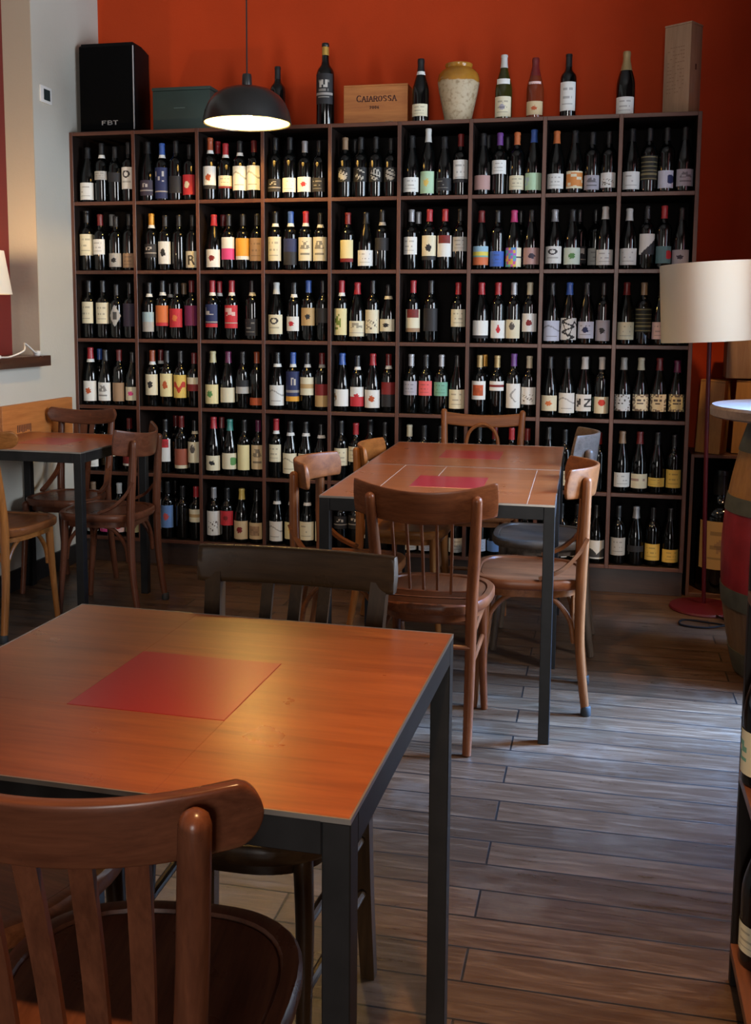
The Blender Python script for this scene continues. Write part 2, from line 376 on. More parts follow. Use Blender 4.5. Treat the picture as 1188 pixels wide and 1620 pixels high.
def hsh(*a): return (math.sin(sum((i+1)*12.9898*float(x) for i, x in enumerate(a)))*43758.5453) % 1.0
def label_color(spec, base, u, v, seed):
    """printed pattern; u left-right, v bottom-top, both 0..1"""
    col = LC[base]; ink = (.05, .045, .045) if sum(LC[base]) > .55 else (.42, .40, .36)
    for s in ([] if spec == '_' else spec.split('/')):
        k, _, c = s.partition(':'); c = LC.get(c)
        du, dv = u-.5, v-.5
        if k == 't':
            if (.70 < v < .80 and abs(du) < .3 and hsh(int(u*12), 3, seed) > .35) or (.42 < v < .48 and abs(du) < .24 and hsh(int(u*14), 5, seed) > .4) or (.22 < v < .27 and abs(du) < .3): col = tuple(.55*a+.45*b for a, b in zip(col, ink))
        elif k == 'q':
            if (.55 < v < .8 and abs(du) < .22 and hsh(int(u*10), int(v*8), seed) > .5): col = (.45, .42, .38)
            elif .3 < v < .36: col = (.3, .28, .26)
        elif k == 'o':
            if (du/.17)**2+((v-.50)/.17)**2 < .5+.8*hsh(int(u*16), int(v*16), seed): col = c
        elif k == 'b':
            if v < .16: col = c
        elif k == 's':
            if v < .48: col = c
        elif k == 'h':
            if .38 < v < .62: col = c
        elif k == 'C':
            d = math.hypot(du, (v-.68)*1.5)
            if .14 < d < .25: col = ink
            elif .3 < v < .36 and abs(du) < .3: col = tuple(.6*a for a in col)
        elif k == 'T':
            if (.55 < v < .86 and abs(du) < .34 and hsh(int(u*8), int(v*7), seed) > .42): col = tuple(.4*a+.6*b for a, b in zip(col, (.75, .72, .65) if sum(LC[base]) < .9 else ink))
            elif .2 < v < .25: col = (.4, .36, .3)
        elif k == 'l':
            if abs(v-(.62+.12*math.sin(u*5))) < .035 or (.2 < v < .25 and abs(du) < .3): col = tuple(.5*a for a in col)
        elif k == 'l2':
            if abs(du-.15*math.sin(v*9)) < .05 and .25 < v < .8: col = tuple(.45*a for a in col)
        elif k == 'M':
            if (.5 < v < .82 and abs(du) < .32-(v-.5)*.5 and hsh(int(u*10), int(v*9), seed) > .3) or (.25 < v < .32 and abs(du) < .3): col = tuple(.3*a+.7*b for a, b in zip(col, ink))
        elif k == 'M2':
            if .5 < v < .65 and hsh(int(u*9), seed, 2) > .4: col = (.35, .25, .2)
        elif k == 'R':
            if (-.2 < du < -.08 and .15 < v < .75) or (math.hypot(du+.02, v-.6) < .17 and math.hypot(du+.02, v-.6) > .08) or (abs(du-(.28-v*.5)) < .05 and v < .5 and v > .15): col = (.05, .04, .03)
        elif k == 'D':
            if abs(du)*1.3+abs(dv) > .5: col = None
            elif abs(du) < .12 and abs(dv) < .15: col = (.06, .06, .06)
        elif k == 'V':
            if abs(v-(.62-.28*math.sin(u*PI)*(.6+.4*math.cos(du*12)))) < .12 and .1 < u < .9: col = (.50, .05, .03)
        elif k == 'V2':
            if .2 < v < .8 and -.3 < du < .12 and hsh(int(u*9), int(v*11), seed) > .42: col = (.18, .24, .05)
        elif k == 'K':
            if hsh(int(u*11), int(v*11), seed) > .45 and math.hypot(du*1.4, dv) < .42: col = (.40, .38, .33)
            else: col = (.012, .012, .012)
        elif k == 'u':
            if v > .62 and abs(du) < .36: col = tuple(.6*a+.4*b for a, b in zip(c, (.1, .03, .02))) if hsh(int(u*9), int(v*12), seed) > .3 else c
        elif k == 'u2':
            if .12 < v < .92 and hsh(int(u*7), int(v*6), seed) > .35: col = (.62, .24, .06)
        elif k == 'u3':
            if .2 < v < .8 and abs(du) < .34: col = tuple(a*(.75+.5*hsh(int(u*8), int(v*8), seed)) for a in c)
        elif k == 'f':
            if .15 < v < .6 and abs(du) < .34 and hsh(int(u*15), int(v*16), seed) > .68: col = (.14, .12, .10)
        elif k == 'G':
            if any(abs(v-a) < .022 for a in (.08, .25, .38, .55, .72, .93)): col = (.20, .17, .08)
        elif k == 'W':
            if du > .12 and math.hypot(du-.28, (v-.5)) < .25: col = c
        elif k == 'X':
            col = (.30, .48, .60) if v > .7 else (.68, .58, .10) if v > .48 else (.20, .42, .35) if v > .42 else (.62, .16, .06)
        elif k == 'X2':
            if u > .68: col = (.74, .70, .50) if hsh(int(v*9), 4) > .3 else (.1, .1, .1)
            else: col = [(.55, .10, .30), (.10, .30, .60), (.65, .45, .08), (.12, .45, .30), (.40, .12, .50)][int(hsh(int(u*8), int(v*7), seed)*5)]
        elif k == 'L':
            if du < -.2 and .3 < v < .75 and hsh(int(u*9), int(v*8), seed) > .35: col = c
        elif k == 'L2':
            if .1 < v < .55 and v < .25+.3*abs(math.sin(u*4+1)): col = (.06, .06, .06)
        elif k == 'Z':
            if v < .15+.75*u-.1 and u > .15: col = (.03, .03, .035)
            if v < .12: col = None
        elif k == 'Z2':
            if (.25 < v < .75) and ((abs(du+.22) < .12 and hsh(int(u*10), int(v*8)) > .3) or (du > .1 and (v > .65 or v < .35 or abs(v-.5-(du-.25)*1.2) < .08))): col = (.05, .05, .05)
        elif k == 'U':
            if math.hypot(du*1.6, (v-.45)) < .17 or (abs(du)*2.4 < (.78-v) and .5 < v < .78): col = (.50, .02, .03)
        elif k == 'O2':
            d = math.hypot(du*1.3, v-.66)
            if d < .2: col = (.10, .09, .08) if hsh(int(u*12), int(v*12)) > .25 else (.4, .36, .3)
        elif k == 'O3':
            if math.hypot(du, (v-.65)) < .2: col = (.60, .05, .03)
        elif k == 'S':
            if abs(du-.26*math.sin(v*13)) < .11 or abs(dv-.3*math.sin(u*9)) < .06: col = (.03, .03, .03)
        elif k == 'Y2':
            if (u < .2 or u > .85 or v > .85 or v < .12) and hsh(int(u*13), int(v*12), seed) > .45: col = (.16, .13, .10)
            elif (.42 < v < .52 or .6 < v < .7) and abs(du) < .22 and hsh(int(u*14), int(v*2), seed) > .3: col = (.10, .09, .08)
        if col is None: return None
    return col
def label_mesh(r, z0, z1, base, spec, seed, half=66, nu=24, nv=24):
    bm = bmesh.new(); R_ = r+.0007
    if base == 'k2': half = 85
    V = [[bm.verts.new((R_*math.sin(math.radians(half)*(2*i/nu-1)), -R_*math.cos(math.radians(half)*(2*i/nu-1)), z0+(z1-z0)*j/nv)) for i in range(nu+1)] for j in range(nv+1)]
    cols = []
    for j in range(nv):
        for i in range(nu):
            c = label_color(spec, base, (i+.5)/nu, (j+.5)/nv, seed)
            if c is None: continue
            bm.faces.new((V[j][i], V[j][i+1], V[j+1][i+1], V[j+1][i])); cols.append(c)
    bmesh.ops.delete(bm, geom=[v for v in bm.verts if not v.link_faces], context='VERTS')
    me = bpy.data.meshes.new('label'); bm.to_mesh(me); bm.free()
    at = me.color_attributes.new('print', 'FLOAT_COLOR', 'CORNER')
    flat = []
    for p, c in zip(me.polygons, cols):
        for _ in range(p.loop_total): flat += [c[0], c[1], c[2], 1.0]
    at.data.foreach_set('color', flat)
    me.polygons.foreach_set('use_smooth', [True]*len(me.polygons))
    me.materials.append(M_LABEL)
    return me
ORD = ['first', 'second', 'third', 'fourth', 'fifth', 'sixth', 'seventh', 'eighth', 'ninth']
def bottle(x, y, z, h, r, z0, z1, cap, collar, lab, sh, spec, label, group, glass=M_GLASS, rz=None, name='wine_bottle', seed=0, t0=.80):
    """one bottle with its printed label, foil capsule and paper neck band"""
    root = thing(name, label, 'bottle', (x, y, z), 0, group)
    rz = (hsh(x, z, 1)-.5)*.35 if rz is None else rz
    hq = round(h, 2); hq = h if abs(hq-h) > .0001 and False else hq
    link('glass_body', body_mesh(sh, r, hq, glass), root)
    if cap != '_': link('capsule', capsule_mesh(sh, r, hq, cap, t0 if not collar else .80), root)
    if collar: link('neck_band', band_mesh(sh, r, hq, collar), root)
    if lab: 
        o = link('front_label', label_mesh(r, z0, z1, lab, spec, seed), root); o.rotation_euler.z = rz
    return root
BOTTLES = """
1 1 -2.629 4.981 0.285 0.0405 0.012 0.099 d _ w g t 0
1 1 -2.550 4.981 0.304 0.0368 0.112 0.156 k w e b t 0
1 1 -2.475 4.981 0.285 0.0368 0.100 0.147 k _ d b _ 0
1 1 -2.399 4.981 0.296 0.0368 0.063 0.173 k _ w b C 0
1 2 -2.294 4.981 0.303 0.0405 0.028 0.105 k _ m g q 0
1 2 -2.215 4.981 0.291 0.0368 0.012 0.167 b w n b T 0
1 2 -2.139 4.981 0.301 0.0368 0.038 0.123 k _ d b _ 0
1 2 -2.064 4.981 0.285 0.0368 0.028 0.128 k _ r b o:c 0
1 3 -1.955 4.981 0.307 0.0368 0.055 0.167 O w w b o:O/b:d 0
1 3 -1.873 4.981 0.285 0.0368 0.057 0.119 r w c b t/b:R 0
1 3 -1.797 4.981 0.291 0.0368 0.045 0.164 k w w b l 0
1 3 -1.722 4.981 0.290 0.0368 0.046 0.165 R _ w b l 0
1 3 -1.955 5.088 0.310 0.0368 0.000 0.000 r _ _ b _ 1
2 1 -2.643 4.981 0.309 0.0368 0.079 0.188 k _ c b t 0
2 1 -2.567 4.981 0.293 0.0368 0.083 0.161 R _ w b t 0
2 1 -2.478 4.981 0.285 0.0368 0.019 0.089 d _ e b o:d 0
2 1 -2.402 4.981 0.286 0.0368 0.015 0.088 d _ B b t 0
2 1 -2.553 5.088 0.303 0.0368 0.025 0.096 e _ e b t 1
2 2 -2.280 4.981 0.295 0.0368 0.066 0.135 A w d b q 0
2 2 -2.204 4.981 0.285 0.0368 0.033 0.147 k _ w b o:d 0
2 2 -2.129 4.981 0.285 0.0368 0.000 0.000 d _ _ b _ 0
2 2 -2.053 4.981 0.285 0.0368 0.014 0.097 k _ c b R 0
2 3 -1.939 4.981 0.285 0.0405 0.016 0.105 r _ w g o:R 0
2 3 -1.860 4.981 0.285 0.0368 0.054 0.165 k _ w b s:p 0
2 3 -1.784 4.981 0.285 0.0368 0.053 0.160 k _ A b b:w 0
2 3 -1.709 4.981 0.285 0.0368 0.046 0.160 k _ B b t 0
2 3 -1.931 5.088 0.290 0.0368 0.000 0.000 R _ _ b _ 1
3 1 -2.641 4.981 0.305 0.0368 0.077 0.189 k _ c b t 0
3 1 -2.560 4.981 0.301 0.0368 0.076 0.185 k _ c b t 0
3 1 -2.483 4.981 0.285 0.0368 0.058 0.177 k _ e b D 0
3 1 -2.407 4.981 0.292 0.0368 0.063 0.181 k _ m b _ 0
3 2 -2.299 4.981 0.287 0.0368 0.037 0.138 k w a b s:e 0
3 2 -2.224 4.981 0.305 0.0368 0.067 0.172 k w o b b:r 0
3 2 -2.148 4.981 0.292 0.0368 0.061 0.156 k _ r b o:o 0
3 2 -2.064 4.981 0.300 0.0368 0.070 0.172 R _ P b _ 0
3 2 -2.230 5.088 0.290 0.0368 0.000 0.000 k w _ b _ 1
3 2 -2.152 5.088 0.290 0.0368 0.073 0.173 B _ O b _ 1
3 3 -1.951 4.981 0.305 0.0368 0.063 0.179 r w n b T/b:r 0
3 3 -1.846 4.981 0.303 0.0368 0.059 0.175 r w r b T 0
3 3 -1.736 4.981 0.296 0.0368 0.022 0.107 k c d b t 0
3 3 -1.955 5.088 0.304 0.0368 0.000 0.000 r w _ b _ 1
4 1 -2.640 4.981 0.303 0.0397 0.019 0.125 r w w g o:O 0
4 1 -2.554 4.981 0.286 0.0397 0.022 0.118 k _ w g M 0
4 1 -2.476 4.981 0.287 0.0361 0.021 0.118 R _ B b _ 0
4 1 -2.398 4.981 0.285 0.0397 0.027 0.098 k _ c g o:p 0
4 1 -2.643 5.088 0.290 0.0368 0.017 0.114 b _ w b _ 1
4 2 -2.288 4.981 0.292 0.0368 0.058 0.166 O w c b o:d 0
4 2 -2.206 4.981 0.291 0.0368 0.052 0.171 k _ y b o:O 0
4 2 -2.130 4.981 0.292 0.0368 0.047 0.166 k _ Y b V 0
4 2 -2.055 4.981 0.285 0.0368 0.084 0.154 R _ c b s:R 0
4 2 -2.289 5.088 0.290 0.0368 0.000 0.000 R w _ b _ 1
4 3 -1.952 4.981 0.288 0.0405 0.021 0.120 y _ y g o:g 0
4 3 -1.869 4.981 0.290 0.0405 0.030 0.106 P _ c g _ 0
4 3 -1.789 4.981 0.288 0.0368 0.077 0.146 k _ d b s:e 0
4 3 -1.714 4.981 0.287 0.0368 0.019 0.057 O _ O b _ 0
1 4 -1.612 4.981 0.302 0.0368 0.035 0.097 d _ d b q 0
1 4 -1.536 4.981 0.302 0.0368 0.032 0.101 d _ w b t 0
1 4 -1.459 4.981 0.285 0.0368 0.032 0.104 s _ w b o:r 0
1 4 -1.384 4.981 0.285 0.0368 0.031 0.098 k _ d b t 0
1 5 -1.253 4.981 0.293 0.0368 0.076 0.145 B _ d b K 0
1 5 -1.174 4.981 0.291 0.0368 0.075 0.143 d _ d b K 0
1 5 -1.099 4.981 0.289 0.0368 0.073 0.142 d _ d b K 0
1 5 -1.023 4.981 0.285 0.0368 0.072 0.140 k _ d b K 0
1 5 -1.230 5.088 0.297 0.0368 0.000 0.000 d _ _ b _ 1
1 6 -0.921 4.981 0.286 0.0405 0.021 0.090 d _ w g t 0
1 6 -0.841 4.981 0.315 0.0368 0.013 0.117 w _ G t o:Y 0
1 6 -0.762 4.981 0.285 0.0405 0.024 0.083 d _ d g t 0
1 6 -0.683 4.981 0.289 0.0368 0.061 0.167 R _ w b t/b:d 0
2 4 -1.612 4.981 0.292 0.0368 0.046 0.165 k w c b t 0
2 4 -1.532 4.981 0.287 0.0368 0.026 0.155 b w n b s:d 0
2 4 -1.454 4.981 0.290 0.0368 0.046 0.161 r w c b M 0
2 4 -1.378 4.981 0.285 0.0368 0.045 0.162 k w c b M 0
2 5 -1.238 4.981 0.285 0.0368 0.039 0.146 R _ y b b:R 0
2 5 -1.146 4.981 0.285 0.0405 0.020 0.096 d _ w g t 0
2 5 -1.064 4.981 0.289 0.0368 0.094 0.155 k e d b o:d 0
2 6 -0.919 4.981 0.291 0.0368 0.074 0.158 s _ w b t 0
2 6 -0.830 4.981 0.291 0.0368 0.047 0.164 r _ c b b:d/o:d 0
2 6 -0.754 4.981 0.293 0.0368 0.062 0.164 r _ w b u:R 0
2 6 -0.679 4.981 0.288 0.0368 0.088 0.156 k _ e b t 0
2 6 -0.905 5.088 0.290 0.0368 0.000 0.000 s _ _ b _ 1
3 4 -1.608 4.981 0.295 0.0405 0.032 0.129 w _ c g C 0
3 4 -1.515 4.981 0.287 0.0368 0.048 0.120 k w w b o:r 0
3 4 -1.440 4.981 0.301 0.0368 0.076 0.164 b _ N b o:d 0
3 4 -1.364 4.981 0.301 0.0368 0.090 0.163 k _ d b _ 0
3 5 -1.268 4.981 0.296 0.0368 0.031 0.162 r w y b V2 0
3 5 -1.188 4.981 0.288 0.0405 0.025 0.101 r _ c g T 0
3 5 -1.109 4.981 0.301 0.0368 0.041 0.156 d _ c b f 0
3 5 -1.030 4.981 0.285 0.0405 0.051 0.111 k c c g o:d 0
3 6 -0.906 4.981 0.296 0.0368 0.050 0.160 r _ c b u:R/b:B 0
3 6 -0.818 4.981 0.301 0.0368 0.055 0.165 d _ D b _ 0
3 6 -0.684 4.981 0.295 0.0368 0.077 0.161 r _ c b t 0
4 4 -1.604 4.981 0.287 0.0405 0.021 0.124 k w w g l 0
4 4 -1.521 4.981 0.293 0.0368 0.044 0.195 b w n b q/b:A 0
4 4 -1.445 4.981 0.290 0.0368 0.077 0.167 k w c b h:N 0
4 4 -1.369 4.981 0.286 0.0368 0.020 0.134 R e R b s:N 0
4 5 -1.264 4.981 0.290 0.0405 0.026 0.111 b _ w g L:B 0
4 5 -1.185 4.981 0.285 0.0368 0.027 0.124 k w w b s:r/o:r 0
4 5 -1.106 4.981 0.292 0.0405 0.022 0.111 r _ w g o:O 0
4 5 -1.026 4.981 0.287 0.0368 0.029 0.151 R w R b s:D 0
4 6 -0.912 4.981 0.293 0.0368 0.090 0.159 s _ m2 b t 0
4 6 -0.837 4.981 0.294 0.0368 0.089 0.161 d _ x b t 0
4 6 -0.761 4.981 0.295 0.0368 0.089 0.157 s _ T2 b t 0
4 6 -0.682 4.981 0.292 0.0405 0.029 0.122 d _ c g t 0
1 7 -0.577 4.981 0.289 0.0405 0.025 0.092 d _ Q g _ 0
1 7 -0.497 4.981 0.293 0.0368 0.097 0.161 v _ w b t 0
1 7 -0.416 4.981 0.286 0.0368 0.022 0.088 o _ c b t 0
1 7 -0.337 4.981 0.305 0.0405 0.019 0.098 b _ G g L:a 0
1 7 -0.566 5.088 0.297 0.0368 0.000 0.000 d _ _ b _ 1
1 7 -0.471 5.088 0.294 0.0368 0.000 0.000 d _ _ b _ 1
1 8 -0.232 4.981 0.290 0.0405 0.023 0.092 o _ w g t 0
1 8 -0.148 4.981 0.290 0.0405 0.023 0.102 d _ c g u2:O 0
1 8 -0.067 4.981 0.285 0.0368 0.016 0.082 d _ m2 b M 0
1 8 0.009 4.981 0.285 0.0368 0.024 0.092 d _ w b f 0
1 9 0.111 4.981 0.288 0.0405 0.014 0.094 d _ w g t 0
1 9 0.190 4.981 0.289 0.0368 0.054 0.165 d _ k2 b G 0
1 9 0.267 4.981 0.286 0.0368 0.017 0.096 d _ i b W:n 0
1 9 0.347 4.981 0.288 0.0405 0.024 0.100 d _ m2 g M 0
2 7 -0.578 4.981 0.285 0.0397 0.022 0.111 R _ a g X 0
2 7 -0.500 4.981 0.285 0.0361 0.015 0.087 d _ b b t 0
2 7 -0.422 4.981 0.285 0.0397 0.013 0.103 p _ a g X2 0
2 7 -0.339 4.981 0.285 0.0397 0.024 0.102 k _ Q g o:m 0
2 7 -0.398 5.088 0.290 0.0368 0.027 0.102 k _ m b t 1
2 8 -0.231 4.981 0.285 0.0405 0.028 0.108 s _ w g C 0
2 8 -0.148 4.981 0.285 0.0405 0.023 0.101 d _ G2 g o:g 0
2 8 0.002 4.981 0.286 0.0405 0.020 0.091 w _ w g t 0
2 8 -0.118 5.088 0.290 0.0368 0.034 0.115 d _ d b T 1
2 8 -0.042 5.088 0.290 0.0368 0.026 0.105 k _ e b t 1
2 9 0.111 4.981 0.285 0.0405 0.020 0.096 w _ w g t 0
2 9 0.192 4.981 0.288 0.0368 0.054 0.162 d _ w b Z 0
2 9 0.268 4.981 0.287 0.0368 0.027 0.105 r _ t b W:r 0
2 9 0.347 4.981 0.285 0.0405 0.021 0.088 k _ m2 g o:m 0
3 7 -0.571 4.981 0.287 0.0405 0.023 0.108 r _ w g b:d 0
3 7 -0.490 4.981 0.287 0.0368 0.024 0.109 r _ w b U 0
3 7 -0.415 4.981 0.289 0.0368 0.024 0.113 s _ c b O2 0
3 7 -0.339 4.981 0.292 0.0368 0.057 0.143 c _ w b o:R 0
3 7 -0.580 5.088 0.290 0.0368 0.000 0.000 R _ _ b _ 1
3 7 -0.505 5.088 0.290 0.0368 0.000 0.000 R _ _ b _ 1
3 8 -0.234 4.981 0.287 0.0397 0.014 0.110 d _ i g l 0
3 8 -0.152 4.981 0.287 0.0397 0.020 0.123 b _ w g S 0
3 8 -0.071 4.981 0.289 0.0397 0.028 0.107 d _ i g t/o:n 0
3 8 0.007 4.981 0.289 0.0361 0.017 0.114 d _ m2 b o:d 0
3 9 0.111 4.981 0.289 0.0405 0.024 0.106 R _ c g t 0
3 9 0.190 4.981 0.294 0.0368 0.060 0.172 B _ k2 b G 0
3 9 0.269 4.981 0.285 0.0405 0.028 0.107 k _ x2 g t 0
3 9 0.349 4.981 0.285 0.0368 0.028 0.108 k _ e b t 0
4 7 -0.573 4.981 0.291 0.0368 0.076 0.166 A2 _ w b u3:O 0
4 7 -0.488 4.981 0.293 0.0368 0.121 0.167 A2 _ w b h:R 0
4 7 -0.408 4.981 0.301 0.0368 0.039 0.157 v _ w b l2 0
4 7 -0.333 4.981 0.292 0.0368 0.058 0.141 c _ w b f 0
4 7 -0.562 5.088 0.290 0.0368 0.000 0.000 A _ _ b _ 1
4 8 -0.234 4.981 0.289 0.0397 0.030 0.104 d _ c g o:o 0
4 8 -0.152 4.981 0.290 0.0397 0.022 0.118 d _ w g l 0
4 8 -0.071 4.981 0.289 0.0397 0.033 0.113 w _ w g Z2 0
4 8 0.009 4.981 0.291 0.0361 0.024 0.103 w _ c b O3 0
4 8 -0.057 5.088 0.290 0.0368 0.025 0.093 d _ G b _ 1
4 9 0.110 4.981 0.292 0.0388 0.039 0.117 e _ w g Y2 0
4 9 0.189 4.981 0.291 0.0388 0.041 0.119 c _ c g Y2 0
4 9 0.273 4.981 0.287 0.0388 0.040 0.121 R _ c g Y2 0
4 9 0.353 4.981 0.285 0.0388 0.042 0.123 P _ y g Y2 0
5 1 -2.633 4.981 0.285 0.0368 0.018 0.077 k _ w b t 0
5 1 -2.533 4.981 0.285 0.0368 0.077 0.130 k _ c b t 0
5 1 -2.425 4.981 0.285 0.0368 0.030 0.096 R _ R b b:w 0
5 1 -2.636 5.088 0.290 0.0368 0.012 0.063 k _ c b t 1
5 2 -2.221 4.981 0.285 0.0368 0.060 0.178 k _ w b u:r 0
5 2 -2.131 4.981 0.296 0.0368 0.027 0.130 R _ Q2 b b:c 0
5 2 -2.056 4.981 0.285 0.0368 0.060 0.169 k c c b O2 0
5 2 -2.208 5.088 0.290 0.0368 0.035 0.153 R _ B b M 1
5 3 -1.952 4.981 0.302 0.0405 0.024 0.101 r _ c g o:d 0
5 3 -1.863 4.981 0.292 0.0405 0.034 0.117 t2 _ c g W:g 0
5 3 -1.783 4.981 0.292 0.0368 0.032 0.162 d _ y b _ 0
5 3 -1.708 4.981 0.293 0.0368 0.039 0.164 P _ N2 b M 0
5 3 -1.949 5.088 0.290 0.0405 0.024 0.095 R _ c g _ 1
5 4 -1.612 4.981 0.305 0.0361 0.081 0.170 r w c b t 0
5 4 -1.535 4.981 0.289 0.0397 0.024 0.128 k w c g l 0
5 4 -1.453 4.981 0.287 0.0397 0.027 0.128 k w c g l 0
5 4 -1.372 4.981 0.285 0.0397 0.030 0.129 k w c g l 0
5 5 -1.268 4.981 0.304 0.0368 0.075 0.163 d _ c b t 0
5 5 -1.192 4.981 0.295 0.0368 0.097 0.173 r _ c b t 0
5 5 -1.117 4.981 0.307 0.0368 0.091 0.168 d _ c b t 0
5 5 -1.041 4.981 0.301 0.0368 0.000 0.000 k _ _ b _ 0
5 6 -0.917 4.981 0.290 0.0368 0.089 0.165 c _ c b t 0
5 6 -0.842 4.981 0.292 0.0368 0.000 0.000 d _ _ b _ 0
5 6 -0.760 4.981 0.290 0.0368 0.095 0.171 k _ w b t 0
5 6 -0.684 4.981 0.288 0.0368 0.000 0.000 k _ _ b _ 0
5 7 -0.568 4.981 0.291 0.0368 0.092 0.168 k _ w b t 0
5 7 -0.492 4.981 0.289 0.0368 0.095 0.171 R _ c b t 0
5 7 -0.410 4.981 0.286 0.0368 0.099 0.174 r _ c b t 0
5 7 -0.334 4.981 0.289 0.0368 0.102 0.176 R _ w b t 0
5 8 -0.233 4.981 0.304 0.0405 0.020 0.090 d _ w g t 0
5 8 -0.154 4.981 0.292 0.0368 0.022 0.092 d _ c b t 0
5 8 -0.078 4.981 0.291 0.0368 0.026 0.095 k _ w b t 0
5 8 0.006 4.981 0.285 0.0368 0.000 0.000 R _ _ b _ 0
5 9 0.115 4.981 0.288 0.0397 0.026 0.095 B _ w g t 0
5 9 0.196 4.981 0.291 0.0397 0.023 0.092 R _ c g M2 0
5 9 0.278 4.981 0.289 0.0397 0.034 0.076 k _ Y g t 0
5 9 0.355 4.981 0.285 0.0361 0.031 0.117 k _ Y b t 0
6 1 -2.643 4.981 0.285 0.0368 0.017 0.063 B _ w b t 0
6 1 -2.567 4.981 0.285 0.0368 0.018 0.064 R _ p b h:w 0
6 1 -2.492 4.981 0.285 0.0368 0.019 0.068 w _ x2 b o:r 0
6 1 -2.416 4.981 0.285 0.0368 0.020 0.080 k _ y b t 0
6 2 -2.214 4.981 0.305 0.0368 0.058 0.177 k _ l b o:x 0
6 2 -2.130 4.981 0.285 0.0368 0.000 0.000 k _ _ b _ 0
6 2 -2.054 4.981 0.285 0.0368 0.095 0.163 r _ c b h:N 0
6 2 -2.299 5.088 0.290 0.0368 0.027 0.156 k _ w b t 1
6 2 -2.216 5.088 0.290 0.0368 0.051 0.167 k _ B b _ 1
6 3 -1.955 4.981 0.285 0.0368 0.031 0.159 s _ w b f 0
6 3 -1.880 4.981 0.285 0.0368 0.087 0.163 k _ r b o:R 0
6 3 -1.801 4.981 0.285 0.0405 0.019 0.115 Y _ N2 g o:R 0
6 3 -1.718 4.981 0.285 0.0405 0.023 0.109 k _ N2 g u3:B 0
6 4 -1.609 4.981 0.285 0.0397 0.019 0.122 k w w g l 0
6 4 -1.527 4.981 0.285 0.0397 0.034 0.122 k w y g o:Y 0
6 4 -1.446 4.981 0.285 0.0397 0.032 0.128 k w c g t 0
6 4 -1.368 4.981 0.285 0.0361 0.029 0.130 k _ c b t 0
6 5 -1.268 4.981 0.285 0.0368 0.101 0.165 k _ d b q 0
6 5 -1.192 4.981 0.285 0.0368 0.104 0.173 k _ d b q 0
6 5 -1.117 4.981 0.285 0.0368 0.059 0.118 k _ w b t 0
6 5 -1.041 4.981 0.285 0.0368 0.063 0.122 k _ c b t 0
6 6 -0.908 4.981 0.285 0.0368 0.012 0.071 k _ w b t 0
6 6 -0.828 4.981 0.285 0.0368 0.012 0.042 k _ i b t 0
6 6 -0.752 4.981 0.285 0.0368 0.012 0.080 k _ c b t 0
6 6 -0.677 4.981 0.285 0.0368 0.012 0.084 k _ w b t 0
6 7 -0.560 4.981 0.285 0.0368 0.025 0.085 k _ i b t 0
6 7 -0.484 4.981 0.285 0.0368 0.027 0.080 k _ l b _ 0
6 7 -0.408 4.981 0.285 0.0368 0.027 0.080 k _ w b t 0
6 7 -0.333 4.981 0.285 0.0368 0.031 0.069 k _ i b h:l 0
6 8 -0.237 4.981 0.285 0.0368 0.027 0.080 k _ l b _ 0
6 8 -0.161 4.981 0.285 0.0368 0.018 0.093 k _ w b t 0
6 8 -0.085 4.981 0.285 0.0368 0.023 0.098 k _ c b t 0
6 8 0.007 4.981 0.285 0.0405 0.021 0.111 d _ w g L2 0
6 9 0.110 4.981 0.285 0.0368 0.043 0.129 k _ e b t 0
6 9 0.192 4.981 0.285 0.0405 0.065 0.095 s _ d g _ 0
6 9 0.272 4.981 0.285 0.0368 0.028 0.107 k _ Y b t 0
6 9 0.351 4.981 0.285 0.0405 0.023 0.085 k _ Y g t 0
"""
counts = {}
for ln in BOTTLES.strip().split('\n'):
    r_, c_, x, y, h, rad, z0, z1, cap, collar, lab, sh, spec, back = ln.split()
    r_, c_, back = int(r_), int(c_), back == '1'
    x, y, h, rad, z0, z1 = map(float, (x, y, h, rad, z0, z1))
    collar = None if collar == '_' else collar; lab = None if lab == '_' else lab
    k = (r_, c_, back); counts[k] = counts.get(k, 0)+1; n = counts[k]
    capn = LN[cap]
    head = f"{capn}-capped wine bottle"+(f" with {LN[lab]} label" if lab else " without visible label")
    place = ("behind the others" if n == 1 else "further back") if back else f"{ORD[n-1]} from left"
    label = f"{head}, {place}, {ORD[c_-1]} compartment, {['top', 'second', 'third', 'fourth', 'fifth', 'bottom'][r_-1]} row"
    zb = ZT-CH*r_+TH/2+.0003
    bottle(x, y, zb, min(h, .318), rad, z0, z1, cap, collar, lab, sh, spec, label, 'wine bottles in the wall rack', seed=int(x*1000) % 97+r_)
